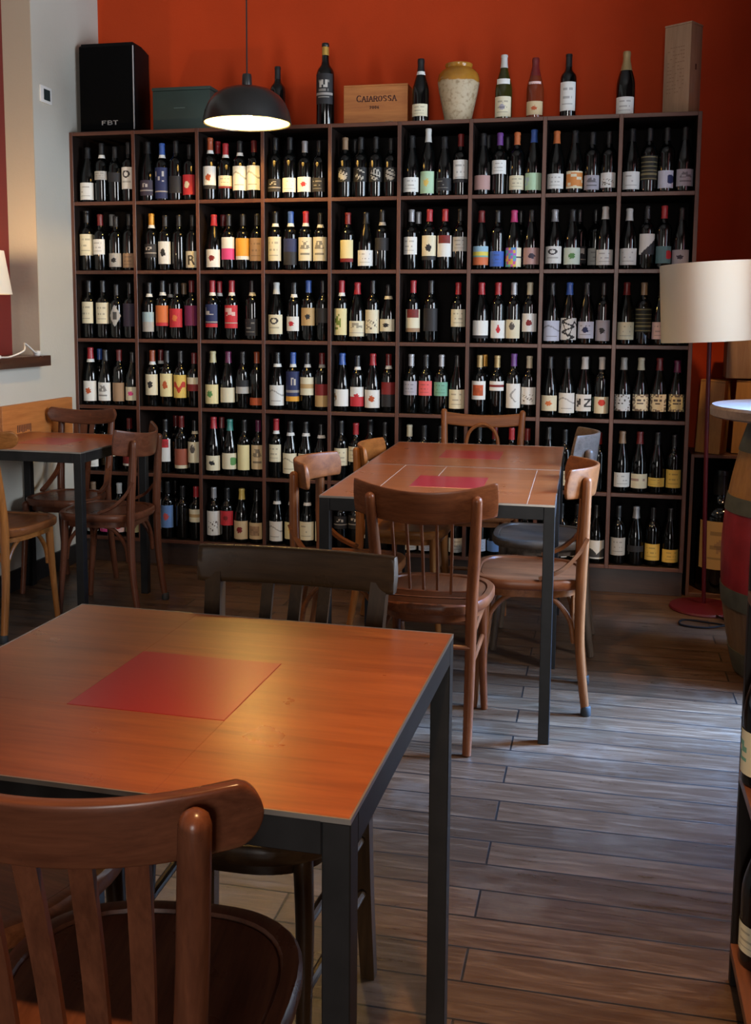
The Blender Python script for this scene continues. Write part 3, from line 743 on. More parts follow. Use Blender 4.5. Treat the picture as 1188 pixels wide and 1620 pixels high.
# ------------------------------------------------------------------ tables
def table(name, label, x1, y0, w, d, yaw, tile, h=.75, seams=()):
    """steel-framed table; (x1,y0): near right-hand corner, w along -x, d along +y"""
    t = thing(name, label, 'table', (x1, y0, 0), yaw, 'red-tiled steel tables')
    L = .034
    for a, b_ in ((-L, 0), (-w, 0), (-L, d-L), (-w, d-L)):
        MB().box(a, a+L, b_, b_+L, 0, h-.006, .0015, 1).build('leg', M_STEEL, t)
    f = MB(); z0, z1 = h-.046, h-.004
    f.box(-w+L, -L, 0, L, z0, z1, .0015, 1).box(-w+L, -L, d-L, d, z0, z1, .0015, 1).box(-w, -w+L, L, d-L, z0, z1, .0015, 1).box(-L, 0, L, d-L, z0, z1, .0015, 1)
    f.build('frame', M_STEEL, t)
    e = MB(); q = .0025
    e.box(-w, 0, 0, q, h-.006, h+.0005).box(-w, 0, d-q, d, h-.006, h+.0005).box(-w, -w+q, q, d-q, h-.006, h+.0005).box(-q, 0, q, d-q, h-.006, h+.0005)
    e.build('edge_strip', M_EDGE, t, smooth=False)
    if tile:
        s = tile/2; cx, cy = -w/2, d/2; g = .00008
        i0, i1, j0, j1 = -w+q, -q, q, d-q
        for bx, m in (((i0, cx+s, j0, cy-s), W_TOPX), ((cx+s, i1, j0, cy+s), W_TOPY), ((cx-s, i1, cy+s, j1), W_TOPX), ((i0, cx-s, cy-s, j1), W_TOPY)):
            m = W_TOPX
            MB().box(bx[0]+g, bx[1]-g, bx[2]+g, bx[3]-g, h-.018, h, .0002, 1).build('top_board', m, t)
        MB().box(cx-s+g, cx+s-g, cy-s+g, cy+s-g, h-.018, h+.0006, .0008, 1).build('inlaid_tile', M_RED, t)
    for xa, ya, xb, yb_ in seams:
        MB().tube([(xa, ya, h+.0001), (xb, yb_, h+.0001)], 1., 4, 1, sq=(.0011, .0006)).build('seam_filler', M_SEAM, t, smooth=False)
    return t
M_SEAM = mat('pale_seam_filler', (.27, .17, .11), .6)
table('cafe_table', 'square steel table with red centre tile lit orange, nearest the camera', -.255, 1.051, .729, .70, -.0231, .243)
table('cafe_table', 'square steel table with red centre tile, pushed end to end beyond the spindle-backed chair', -.118, 3.071, .732, .735, .0172, .243, seams=((-.58, .004, -.58, .73), (-.085, .004, -.085, .73), (-.423, .4895, -.423, .73)))
table('cafe_table', 'square steel table with red centre tile, joined on, nearer the bottle rack', -.1308, 3.808, .735, .715, .0172, .243)
table('cafe_table', 'square steel table against the white wall under the ledge', -2.062, 3.788, .634, .625, -.01, .22)

# ------------------------------------------------------------------ chairs
def chair_woods():
    P = {}
    for nm, d, l, r in (('walnut', (.072, .0195, .0065), (.165, .050, .0170), .36), ('ebony', (.017, .0088, .0040), (.046, .0235, .0098), .30), ('chestnut', (.090, .028, .0085), (.200, .070, .0220), .36),
                        ('honey', (.150, .052, .0120), (.290, .108, .0270), .36), ('greyed', (.050, .034, .0230), (.125, .092, .0680), .40), ('mahogany', (.052, .0165, .0085), (.110, .037, .0180), .30)):
        P[nm] = {a: wood(f'chair_{nm}_{a}', d, l, r, a, 1.3, coat=.04, spec=.20, wear=.10, wearcol=tuple(min(1, c*1.6) for c in l)) for a in 'xyz'}
    return P
CWOOD = chair_woods()
M_RUBBER = mat('rubber_foot', (.012, .012, .012), .7)

def superellipse(w, d, n=44, p=3.2, taper=.07):
    out = []
    for i in range(n):
        a = 2*PI*i/n; c, s = math.cos(a), math.sin(a)
        x = w/2*math.copysign(abs(c)**(2/p), c); y = d/2*math.copysign(abs(s)**(2/p), s)
        out.append((x*(1+taper*(y/(d/2))), y))
    return out
def rail_mesh(hw, yb, sag, zb, zt, th, lean, pw=2., n=36, endr=.0, zref=.8):
    m = MB(); rings = []
    ss = [-1+2*i/n for i in range(n+1)]
    if endr:
        extra = [1-endr*t for t in (.02, .06, .12, .2, .32, .5, .75)]
        ss = sorted(set(ss+extra+[-e for e in extra]+[1, -1]))
    for s in ss:
        x = hw*s; y = yb+sag*abs(s)**pw
        dy = sag*pw*abs(s)**(pw-1)*(1 if s >= 0 else -1)/hw
        T_ = Vector((1, dy, 0)).normalized(); Nn = Vector((-T_.y, T_.x, 0))
        b_, t_ = zb(s), zt(s); hz, mz = (t_-b_)/2, (t_+b_)/2
        if endr and abs(s) > 1-endr:
            k = (abs(s)-(1-endr))/endr; f = max(.04, math.sqrt(max(0, 1-k*k))); hz *= f
        ring = []
        for i in range(20):
            a = 2*PI*i/20; c, sn = math.cos(a), math.sin(a)
            u = th/2*math.copysign(abs(c)**(.42), c); v = hz*math.copysign(abs(sn)**(.30), sn)
            z = mz+v
            ring.append(Vector((x, y-lean*(z-zref), z))+Nn*u)
        rings.append(ring)
    m._grid(rings, True, True, True)
    return m

def chair(label, x, y, yaw, wd='walnut', w=.375, d=.39, zs=.455, style='flare', hw=.205, yb=-.262, sag=.05, rz=(.715, .82), th=.014, lean=.2, rearfoot=(.135, -.215), rearseat=(.14, -.195), reartop=(.155, -.272, .785), frontfoot=(.15, .165),
          fronttop=(.14, .14), spind=(), spbot=.5, bar=None, rungs=(), arch=False, sidearc=False, hoop=False, name='bistro_chair', post='round', foot=False, seatwd=None, pw=2., fr=.0165, rr=(.0135, .0185, .0155), p=3.2, lobe=.018, knob=False):
    W = CWOOD[wd]; SW = CWOOD[seatwd or wd]
    t = thing(name, label, 'chair', (x, y, 0), yaw, 'bistro chairs')
    # seat: shallow dish inside a raised rim
    ol = superellipse(w, d, 44, p)
    rings = [[(a*k, b*k, z) for a, b in ol] for k, z in ((.06, zs-.007), (.5, zs-.007), (.80, zs-.006), (.845, zs-.005), (.86, zs-.0075), (.875, zs-.001), (.93, zs), (.975, zs-.001), (1.0, zs-.007), (1.0, zs-.026), (.975, zs-.034), (.3, zs-.034))]
    MB()._grid(rings, True, True, True).build('seat', SW['y'], t, angle=40)
    # rear legs run up into the back posts
    for s in (-1, 1):
        pts = [(s*rearfoot[0], rearfoot[1], 0.0), (s*(rearfoot[0]*.5+rearseat[0]*.5), (rearfoot[1]+rearseat[1])/2+.012, .23), (s*rearseat[0], rearseat[1], .455), (s*(rearseat[0]*.55+reartop[0]*.45), rearseat[1]*.68+reartop[1]*.32-.002, .60), (s*reartop[0], reartop[1], reartop[2])]
        if post == 'round': lg = MB().tube(pts, [rr[0], (rr[0]+rr[1])/2, rr[1], rr[1]*.97, rr[2]], 14, 6)
        else: lg = MB().tube(pts, [rr[0], (rr[0]+rr[1])/2, rr[1], rr[1], rr[2]], 4, 6, sq=(1.0, 1.15))
        o = lg.build('leg', W['z'], t)
        if foot: MB().lathe([(rr[0]*1.12, 0), (rr[0]*1.3, .004), (rr[0]*1.22, .03), (rr[0]*1.02, .034)], 14, (s*rearfoot[0], rearfoot[1], 0)).build('rubber_foot', M_RUBBER, o)
        pts = [(s*fronttop[0], fronttop[1], zs-.03), (s*(fronttop[0]*1.03), fronttop[1]*1.02, .3), (s*(frontfoot[0]*.985), frontfoot[1]*.97, .12), (s*frontfoot[0]*1.02, frontfoot[1]*1.03, 0.0)]
        MB().tube(list(reversed(pts)), [fr*.72, fr*.78, fr*.95, fr*1.05], 14, 6).build('leg', W['z'], t)
    # apron ring below the seat
    ol2 = superellipse(w*.86, d*.86, 44, p)
    MB()._grid([[(a*k, b*k, z) for a, b in ol2] for k, z in ((1, zs-.033), (1, zs-.062), (.93, zs-.062), (.93, zs-.033))]+[[(a*1, b*1, zs-.033) for a, b in ol2]], True, False, False).build('seat_apron', W['x'], t)
    # top rail
    zl, zh = rz
    e = 0.
    if style == 'flare': zb = lambda s: zl+.024*s*s; zt = lambda s: zh+.030*s*s; e = .016
    elif style == 'lobe': zb = lambda s: zl+lobe*1.1*abs(s)**2.2; zt = lambda s: zh+lobe*abs(s)**2.0; e = .13
    elif style == 'plain': zb = lambda s: zl; zt = lambda s: zh; e = .012
    elif style == 'curved': zb = lambda s: zl+.006*s*s; zt = lambda s: zh; e = .05
    else: zb = lambda s: zl-.012*(1-s*s); zt = lambda s: zh-.012*(1-s*s)*math.cos(0)
    o_in = .018 if post == 'round' and style != 'ladder' else 0.
    rail = rail_mesh(hw, yb+o_in, sag, zb, zt, th, lean, pw, endr=e, zref=(zl+zh)/2).build('backrest', W['x'], t, angle=55)
    ymid = lambda xx: yb+o_in+sag*abs(xx/hw)**pw
    zlow = lambda xx: zb(xx/hw)
    for q in spind:
        xx, kind = q[0], q[1]
        top = (xx, ymid(xx)-lean*(zlow(xx)+.012-(zl+zh)/2), zlow(xx)+.012); yb2 = rearseat[1]-.01*(abs(xx) > .05) if bar else -d/2*.80
        bot = (xx*(q[2] if len(q) > 2 else .92), yb2, spbot)
        mid = tuple((a+b)/2 for a, b in zip(top, bot)); mid = (mid[0], mid[1]+.006, mid[2])
        if kind == 'rod': MB().tube([bot, mid, top], .0048, 8, 5).build('spindle', W['z'], t)
        else: MB().tube([bot, mid, top], 1.0, 4, 5, sq=(.0045, kind) if True else None).build('slat', W['z'], t)
    if bar:
        for zb_ in bar: MB().tube([(-rearseat[0], rearseat[1], zb_), (0, rearseat[1]-.012, zb_), (rearseat[0], rearseat[1], zb_)], 1., 4, 6, sq=(.0065, .0085)).build('cross_bar', W['x'], t)
    for side, z in rungs:
        rf = lambda z_: (rearfoot[0]+(rearseat[0]-rearfoot[0])*z_/.455, rearfoot[1]+(rearseat[1]-rearfoot[1])*z_/.455)
        ff = lambda z_: (frontfoot[0]+(fronttop[0]-frontfoot[0])*z_/.43, frontfoot[1]+(fronttop[1]-frontfoot[1])*z_/.43)
        a, b_ = rf(z), ff(z)
        if side == 'side':
            for s in (-1, 1): MB().tube([(s*a[0], a[1], z), (s*b_[0], b_[1], z)], .0085, 10, 1, roundcap=False).build('stretcher', W['y'], t)
        elif side == 'rear': MB().tube([(-a[0], a[1], z), (a[0], a[1], z)], .0085, 10, 1, roundcap=False).build('stretcher', W['x'], t)
        else: MB().tube([(-b_[0], b_[1], z), (b_[0], b_[1], z)], .0085, 10, 1, roundcap=False).build('stretcher', W['x'], t)
    if arch:    # bentwood arches between neighbouring legs
        zt_, zl_ = zs-.058, .245
        ends = {'fr': (fronttop[0]*.93, fronttop[1]), 'rr': (rearseat[0]*.93, rearseat[1]+.02)}
        pairs = [((1, 'fr'), (1, 'rr')), ((-1, 'fr'), (-1, 'rr')), ((1, 'fr'), (-1, 'fr')), ((1, 'rr'), (-1, 'rr'))]
        for (s1, a), (s2, b_) in pairs:
            A = Vector((s1*ends[a][0], ends[a][1], 0)); B = Vector((s2*ends[b_][0], ends[b_][1], 0))
            pts = [A.lerp(B, k)+Vector((0, 0, zz)) for k, zz in ((.0, zl_), (.03, zl_+.06), (.12, zt_-.045), (.27, zt_-.008), (.5, zt_), (.73, zt_-.008), (.88, zt_-.045), (.97, zl_+.06), (1, zl_))]
            MB().tube(pts, .0088, 10, 4).build('bent_brace', W['x'], t)
    if sidearc:  # curved struts from the posts down to the seat
        for s in (-1, 1):
            pts = [(s*(rearseat[0]+.006), rearseat[1]-.018, .60), (s*(rearseat[0]+.010), rearseat[1]+.012, .545), (s*(w/2*.93), rearseat[1]+.065, .492), (s*(w/2*.93), rearseat[1]+.135, zs+.006)]
            MB().tube(pts, 1., 4, 5, sq=(.006, .011)).build('side_strut', W['y'], t)
    if knob:
        for s in (-1, 1): MB().tube([(s*rearseat[0], rearseat[1]+.008, .492), (s*(rearseat[0]+.024), rearseat[1]+.034, .497)], .0115, 12, 1).build('brace_knob', W['x'], t)
    if hoop:
        yy = yb+.01
        pts = [(-hoop, yy+.05, .47), (-hoop, yy+.03, .62), (-hoop, yy+.006, zl-.085), (-hoop*.72, yy+.002, zl-.025), (0, yy, zl+.004), (hoop*.72, yy+.002, zl-.025), (hoop, yy+.006, zl-.085), (hoop, yy+.03, .62), (hoop, yy+.05, .47)]
        MB().tube(pts, .0085, 10, 5).build('hoop', W['z'], t)
    return t

chair('dark brown wooden chair with rounded back rail and flat slats, nearest the camera', -.548, 1.115, .13, 'mahogany', w=.40, d=.42, style='lobe', lobe=.014, hw=.203, yb=-.272, sag=.05, rz=(.762, .838), th=.020, rearfoot=(.112, -.215), rearseat=(.118, -.20), reartop=(.149, -.262, .822),
      spind=((-.085, .0125, .98), (-.029, .0125, 1.0), (.029, .0125, .6), (.085, .0125, .76)), knob=True, spbot=.45, sidearc=False, rr=(.0145, .0185, .0165), p=2.7)
chair('chair tucked sideways under the orange-lit table, only its brown seat showing', -.925, 1.36, -PI/2-.25, 'ebony', w=.39, d=.40, seatwd='walnut', style='lobe', rz=(.768, .845), th=.02, spind=((-.06, .013), (.0, .013), (.06, .013)), spbot=.45, p=2.6)
chair('black-brown slat-backed chair facing the camera across the orange-lit table', -.588, 1.675, PI-.03, 'ebony', w=.39, d=.385, style='plain', hw=.207, yb=-.256, sag=.02, rz=(.772, .846), th=.02, lean=.1, post='square', rearfoot=(.17, -.19), rearseat=(.155, -.185), reartop=(.173, -.245, .79),
      rr=(.012, .0155, .014), spind=((-.06, .012), (.0, .012), (.06, .012)), spbot=.45, rungs=(('side', .30), ('side', .19)), p=2.8)
chair('flared-back brown chair with thin spindles at the near end of the joined tables', -.494, 3.145, .02, 'walnut', w=.375, d=.40, style='flare', hw=.212, yb=-.285, sag=.055, rz=(.708, .808), th=.012, reartop=(.157, -.264, .787),
      spind=((-.095, 'rod'), (-.05, 'rod'), (-.005, 'rod'), (.04, 'rod'), (.085, 'rod')), spbot=.492, bar=(.492, .470), rungs=(('side', .355), ('side', .265), ('rear', .33), ('front', .3)), p=2.7)
chair('chestnut bentwood chair with curved back on the open floor side, facing the nearer joined table', -.215, 3.485, PI/2+.03, 'chestnut', seatwd='walnut', w=.37, d=.385, style='curved', hw=.188, yb=-.232, sag=.10, rz=(.722, .826), th=.013, rearfoot=(.15, -.20), rearseat=(.148, -.172), reartop=(.14, -.182, .785), arch=True, sidearc=True, foot=True, lean=.12)
chair('greyed wooden chair with tall curved back, beyond the chestnut one beside the joined tables', -.21, 4.095, PI/2, 'greyed', w=.37, d=.385, style='curved', hw=.185, yb=-.225, sag=.09, rz=(.735, .868), th=.014, rearfoot=(.15, -.21), rearseat=(.148, -.172), reartop=(.14, -.180, .80), lean=.12, rungs=(('side', .3),))
chair('brown wooden chair with hooped back at the far end of the joined tables', -.535, 4.59, PI, 'chestnut', w=.375, d=.385, style='ladder', hw=.176, yb=-.232, sag=.0, rz=(.806, .864), th=.014, lean=.1, rearfoot=(.17, -.21), rearseat=(.165, -.175), reartop=(.186, -.235, .866), hoop=.075, rr=(.0145, .018, .0145), rungs=(('front', .2),))
chair('honey-coloured wooden chair beside the further joined table', -.775, 4.15, -PI/2, 'honey', w=.36, d=.375, style='curved', hw=.185, yb=-.21, sag=.06, rz=(.70, .79), th=.015, reartop=(.14, -.182, .77), rearseat=(.14, -.165), lean=.12)
chair('chestnut wooden chair with wraparound back beside the nearer joined table', -.845, 3.455, -PI/2-.04, 'chestnut', w=.36, d=.375, style='curved', hw=.19, yb=-.208, sag=.095, rz=(.722, .815), th=.015, reartop=(.145, -.160, .77), rearseat=(.145, -.155), arch=True, sidearc=True, lean=.12)
chair('dark brown flared-back chair on the aisle side of the wall-side table', -2.130, 4.150, PI/2+.04, 'mahogany', w=.365, d=.38, style='flare', hw=.202, yb=-.228, sag=.095, rz=(.695, .800), th=.013, rearfoot=(.155, -.20), rearseat=(.145, -.168), reartop=(.14, -.186, .765), arch=True, sidearc=True, lean=.12, foot=True)
chair('brown bentwood chair with rounded back rail in the corner beyond the wall-side table', -2.474, 4.41, PI, 'mahogany', w=.325, d=.34, style='lobe', hw=.182, yb=-.20, sag=.035, rz=(.775, .845), th=.016, rearseat=(.125, -.16), reartop=(.135, -.202, .80), sidearc=True, spind=((-.045, .011, .6), (.0, .018), (.045, .011, .6)), spbot=.45, lean=.12, arch=False)
chair('orange-brown bentwood chair at the near side of the wall-side table', -2.43, 3.775, .0, 'honey', seatwd='chestnut', w=.385, d=.40, style='lobe', hw=.222, yb=-.262, sag=.04, rz=(.775, .845), th=.018, reartop=(.15, -.27, .80), arch=True, foot=True)
# ------------------------------------------------------------------ things on top of the rack
ZTOP = ZT+TH/2+.0004
M_SPK = mat('speaker_plastic', (.0028, .0028, .003), .55, bump=.2, bscale=300, spec=.12)
M_GRILLE = mat('speaker_grille', (.002, .002, .0022), .8, bump=.4, bscale=500, spec=.06)
M_GREY = mat('grey_print', (.35, .35, .36), .5)
spk = thing('loudspeaker', 'black loudspeaker in the corner on top of the bottle rack', 'speaker', (-2.525, 5.115, ZTOP))
MB().poly_prism([(-.155, -.115), (.155, -.115), (.155, .0), (.125, .135), (-.125, .135), (-.155, .0)], 0, .455, .012).build('cabinet', M_SPK, spk)
MB().box(-.143, .143, -.1225, -.112, .02, .435, .006).build('grille', M_GRILLE, spk)
MB().box(.148, .1535, -.118, -.112, .02, .435, .001, 1).build('edge_trim', M_GREY, spk)

# hand-drawn letters: stroke polylines in a 1 x 1 box
GL = {'A': [[(0, 0), (.5, 1), (1, 0)], [(.22, .38), (.78, .38)]], 'C': [[(.92, .85), (.7, .98), (.4, .98), (.12, .75), (.04, .5), (.12, .25), (.4, .02), (.7, .02), (.92, .15)]], 'I': [[(.5, 0), (.5, 1)]],
      'R': [[(.1, 0), (.1, 1), (.65, 1), (.88, .88), (.88, .64), (.65, .5), (.1, .5)], [(.5, .5), (.98, 0)]], 'O': [[(.5, 1), (.18, .88), (.03, .5), (.18, .12), (.5, 0), (.82, .12), (.97, .5), (.82, .88), (.5, 1)]],
      'S': [[(.86, .85), (.6, 1), (.3, .98), (.13, .78), (.25, .58), (.7, .44), (.87, .24), (.7, .03), (.38, 0), (.1, .15)]], 'F': [[(.1, 0), (.1, 1), (.9, 1)], [(.1, .52), (.7, .52)]], 'T': [[(.5, 0), (.5, 1)], [(.02, 1), (.98, 1)]],
      'B': [[(.1, 0), (.1, 1), (.65, 1), (.85, .86), (.85, .66), (.65, .53), (.1, .53)], [(.65, .53), (.92, .38), (.92, .15), (.68, 0), (.1, 0)]],
      '2': [[(.1, .8), (.3, 1), (.7, 1), (.88, .75), (.7, .5), (.08, 0), (.95, 0)]], '0': [[(.5, 1), (.15, .8), (.1, .5), (.15, .2), (.5, 0), (.85, .2), (.9, .5), (.85, .8), (.5, 1)]], '6': [[(.8, .95), (.45, .9), (.15, .5), (.15, .2), (.5, 0), (.85, .2), (.85, .42), (.5, .58), (.18, .4)]]}
def lettering(text, size, wfac, stroke, gap, serif=0., big=()):
    """strokes as thin raised bars in the xz plane, facing -y; centred on x"""
    m = MB(); x = 0; 
    for i, ch in enumerate(text):
        sz = size*(1.18 if i in big else 1); w_ = sz*wfac*(.35 if ch == 'I' else 1)
        for pl in GL[ch]:
            for a, b_ in zip(pl, pl[1:]):
                A = Vector((x+a[0]*w_, 0, a[1]*sz)); B = Vector((x+b_[0]*w_, 0, b_[1]*sz)); d_ = (B-A); L_ = d_.length
                if L_ < 1e-6: continue
                d_.normalize(); n_ = Vector((-d_.z, 0, d_.x)); k = stroke*(1.25 if abs(d_.z) > .6 else .7)/2
                v = [m.bm.verts.new(A-d_*k*.5+n_*k), m.bm.verts.new(B+d_*k*.5+n_*k), m.bm.verts.new(B+d_*k*.5-n_*k), m.bm.verts.new(A-d_*k*.5-n_*k)]
                m.bm.faces.new(v)
            if serif:
                for e in (pl[0], pl[-1]):
                    if e[1] in (0, 1) and ch in 'AIRFT':
                        cx, cz = x+e[0]*w_, e[1]*sz
                        v = [m.bm.verts.new((cx+a*serif, 0, cz+b_*stroke*.35)) for a, b_ in ((-1, -1), (1, -1), (1, 1), (-1, 1))]; m.bm.faces.new(v)
        x += w_+gap
    tot = x-gap
    r = bmesh.ops.extrude_face_region(m.bm, geom=m.bm.faces[:])
    for v in r['geom']:
        if isinstance(v, bmesh.types.BMVert): v.co.y -= .0008
    for v in m.bm.verts: v.co.x -= tot/2
    return m
lettering('FBT', .019, 1.35, .005, .006).build('logo_lettering', M_GREY, spk, loc=(.02, -.1226, .045), smooth=False)

M_GREEN = mat('dark_green_card', (.016, .035, .030), .55, vary=.15, vscale=8)
gb = thing('green_box', 'dark green flat box between loudspeaker and pendant lamp on top of the rack', 'box', (-2.12, 5.07, ZTOP))
MB().box(-.155, .155, -.06, .09, 0, .205, .003).build('body', M_GREEN, gb)
MB().box(-.158, .158, -.063, .093, .206, .222, .003).build('lid', M_GREEN, gb)
MB().box(-.04, .02, -.0615, -.060, .117, .121).build('faded_print', mat('faded_print', (.07, .11, .10), .6), gb, smooth=False)

W_CRATE = wood('pale_crate_wood', (.28, .085, .018), (.47, .175, .042), .55, 'x', .7, coat=.0)
W_CRATEZ = wood('pale_crate_wood_upright', (.22, .10, .040), (.42, .215, .095), .55, 'z', .7, coat=.0)
W_BOX = wood('pine_box_wood', (.27, .165, .095), (.42, .28, .17), .55, 'z', .7, coat=.0)
M_BRAND = mat('burnt_in_print', (.075, .022, .012), .7)
def crate(name, label, loc, L_, D_, H_, m, rz=0, lid=True):
    t = thing(name, label, 'crate', loc, rz); k = .011
    MB().box(-L_/2, L_/2, -D_/2, -D_/2+k, 0, H_, .0012, 1).build('front_panel', m, t)
    MB().box(-L_/2, L_/2, D_/2-k, D_/2, 0, H_, .0012, 1).build('back_panel', m, t)
    for s in (-1, 1): MB().box(s*L_/2-(k if s > 0 else 0), s*L_/2+(k if s < 0 else 0), -D_/2+k, D_/2-k, 0, H_, .0012, 1).build('end_panel', m, t)
    MB().box(-L_/2+k, L_/2-k, -D_/2+k, D_/2-k, 0, k, 0).build('bottom_panel', m, t)
    if lid: MB().box(-L_/2, L_/2, -D_/2, D_/2, H_+.0003, H_+.009, .0012, 1).build('lid', m, t)
    return t
cr = crate('wine_crate', 'wooden wine crate with dark lettering on top of the rack', (-1.108, 5.085, ZTOP), .318, .17, .183, W_CRATE)
lettering('CAIAROSSA', .0245, .74, .0042, .0052, .0052, big=(0,)).build('lettering', M_BRAND, cr, loc=(.005, -.0851, .112), smooth=False)
lettering('2006', .0115, .75, .0026, .004).build('year_lettering', M_BRAND, cr, loc=(-.005, -.0851, .078), smooth=False)
MB().box(.05, .09, -.0856, -.0851, .012, .018).build('worn_patch', W_CRATEZ, cr)

g2 = 'bottles standing on top of the rack'
bottle(-1.61, 5.02, ZTOP, .30, .038, .05, .12, 'k', None, 'd', 'b', '_', 'slim black-topped bottle half hidden behind the pendant lamp', g2)
mag = bottle(-1.365, 5.02, ZTOP, .40, .0445, .105, .25, 'k', None, 'D', 'b', 't/q', 'tall black magnum bottle with gold neck band beside the lettered crate', g2, name='magnum_bottle', t0=.90)
link('gold_band', MB().lathe([(prof_r('b', t)*.0445+.001, t*.40) for t in (.855, .865, .95, .955)], 18, cap0=False, cap1=False).mesh('gold_band', mat('gold_foil', (.50, .30, .06), .35, metal=.5)), mag)
bottle(-.885, 5.0, ZTOP, .30, .0405, .028, .085, 'k', 'w', 'c', 's', 't', 'burgundy bottle with cream label between lettered crate and stoneware jar', g2, rz=-.05)
wb = bottle(-.487, 5.0, ZTOP, .30, .0405, .012, .105, 'w', None, 'c', 'g', 'o:m2/t', 'olive-glass bottle with white cap and shoulder label beside the stoneware jar', g2, glass=M_OLIVE, rz=-.05)
link('shoulder_label', label_mesh(prof_r('g', .58)*.0405+.0018, .162, .186, 'w', '_', 3, half=55), wb)
rb = bottle(-.34, 5.0, ZTOP, .275, .040, .016, .078, 'R', None, 'N2', 's', 'o:O', 'amber rose bottle with dark red neck foil on top of the rack', g2, glass=M_ROSE, rz=.0, t0=.70)
link('shoulder_label', label_mesh(prof_r('s', .60)*.040+.0018, .15, .168, 'x2', '_', 3, half=50), rb)
bottle(-.187, 5.0, ZTOP, .286, .0375, .030, .16, 'k', None, 'w', 'b', 't', 'straight-sided black bottle with tall white label on top of the rack', g2, rz=-.06)
sb = bottle(.074, 5.0, ZTOP, .293, .0425, .004, .082, 'A2', None, 'w', 's', 't', 'sparkling wine bottle with gold foil and white label beside the tall pine box', g2, rz=-.1, t0=.70)

# stoneware jar
def jar_mat():
    m, nt, b = new_mat('speckled_stoneware')
    N = nt.nodes.new; Lk = nt.links.new
    tc = N('ShaderNodeTexCoord'); sp = N('ShaderNodeSeparateXYZ'); Lk(tc.outputs['Object'], sp.inputs[0])
    n = N('ShaderNodeTexNoise'); n.inputs['Scale'].default_value = 22; Lk(tc.outputs['Object'], n.inputs['Vector'])
    ma = N('ShaderNodeMath'); ma.operation = 'MULTIPLY_ADD'; ma.inputs[1].default_value = .035; Lk(n.outputs['Fac'], ma.inputs[0]); Lk(sp.outputs['Z'], ma.inputs[2])
    gt = N('ShaderNodeMapRange'); gt.inputs['From Min'].default_value = .203; gt.inputs['From Max'].default_value = .209; Lk(ma.outputs[0], gt.inputs['Value'])
    n2 = N('ShaderNodeTexNoise'); n2.inputs['Scale'].default_value = 60; n2.inputs['Detail'].default_value = 6; Lk(tc.outputs['Object'], n2.inputs['Vector'])
    r = N('ShaderNodeValToRGB'); r.color_ramp.elements[0].position = .30; r.color_ramp.elements[0].color = (.27, .19, .10, 1); r.color_ramp.elements[1].position = .50; r.color_ramp.elements[1].color = (.46, .37, .24, 1)
    Lk(n2.outputs['Fac'], r.inputs['Fac'])
    r2 = N('ShaderNodeValToRGB'); r2.color_ramp.elements[0].color = (.24, .095, .010, 1); r2.color_ramp.elements[1].color = (.46, .22, .030, 1); Lk(n.outputs['Fac'], r2.inputs['Fac'])
    mi = N('ShaderNodeMixRGB'); Lk(gt.outputs['Result'], mi.inputs['Fac']); Lk(r.outputs['Color'], mi.inputs['Color1']); Lk(r2.outputs['Color'], mi.inputs['Color2'])
    Lk(mi.outputs['Color'], b.inputs['Base Color'])
    ro = N('ShaderNodeMapRange'); ro.inputs['To Min'].default_value = .6; ro.inputs['To Max'].default_value = .16; Lk(gt.outputs['Result'], ro.inputs['Value']); Lk(ro.outputs['Result'], b.inputs['Roughness'])
    return m
jar = MB().lathe([(.001, 0), (.060, 0), (.064, .004), (.070, .04), (.083, .10), (.094, .15), (.1005, .19), (.1005, .205), (.095, .228), (.080, .246), (.066, .254), (.062, .258), (.064, .264), (.0665, .270), (.0655, .276), (.060, .277), (.056, .272), (.055, .255), (.07, .22), (.07, .1), (.05, .01), (.001, .008)], 40).build('stoneware_jar', jar_mat(), loc=(-.708, 5.04, ZTOP))
tag(jar, 'tan stoneware jar with amber glazed shoulder on top of the rack', 'jar')

tb = thing('tall_wooden_box', 'tall plain pine wine box standing at the end of the rack top', 'box', (.325, 5.045, ZTOP), math.radians(-33))
MB().box(-.066, .066, -.051, .051, 0, .395, .002).build('body', W_BOX, tb)
MB().box(-.0675, .0675, -.0525, .0525, .3955, .404, .002).build('lid', W_BOX, tb)
pm = MB()
for i in range(13):
    for j in range(7):
        if hsh(i, j, 5) > .35: pm.box(-.048+j*.0125, -.040+j*.0125+.002*hsh(i, j), -.0514, -.0510, .10+i*.0165, .104+i*.0165)
pm.build('faint_print', mat('faint_brown_print', (.26, .16, .09), .6), tb, smooth=False)
MB().box(.0660, .0668, -.005, .006, .20, .225).build('dark_stamp', M_BRAND, tb, smooth=False)

# ------------------------------------------------------------------ pendant lamp
M_SHADE = mat('black_enamel', (.012, .012, .012), .30, spec=.6)
M_SHIN = mat('cream_enamel_inside', (.80, .70, .50), .6)
PX, PY, PZ, PR = -1.587, 4.498, 2.172, .199
pl = thing('pendant_lamp', 'black dome pendant lamp glowing warm inside, hanging before the bottle rack', 'lamp', (PX, PY, PZ))
prof = [(PR, 0), (PR*.985, .02), (PR*.95, .05), (PR*.87, .085), (PR*.74, .118), (PR*.55, .142), (PR*.32, .155), (.03, .160)]
MB().lathe(prof+[(r-.004 if r > .04 else r, z-.003) for r, z in reversed(prof[:-1])]+[(PR-.003, 0), (PR, 0)], 48, cap0=False, cap1=False).build('lamp_shade', M_SHADE, pl)
MB().lathe([(r*.965-.001, z-.004 if i else z+.001) for i, (r, z) in enumerate(prof)], 48, cap0=False).build('shade_lining', M_SHIN, pl)
MB().lathe([(.022, .156), (.023, .16), (.021, .205), (.019, .213), (.004, .215)], 24).build('lamp_holder', M_SHADE, pl)
MB().tube([(0, 0, .214), (0, 0, ZC-PZ-.03)], .0035, 8, 1).build('cord', M_SHADE, pl)
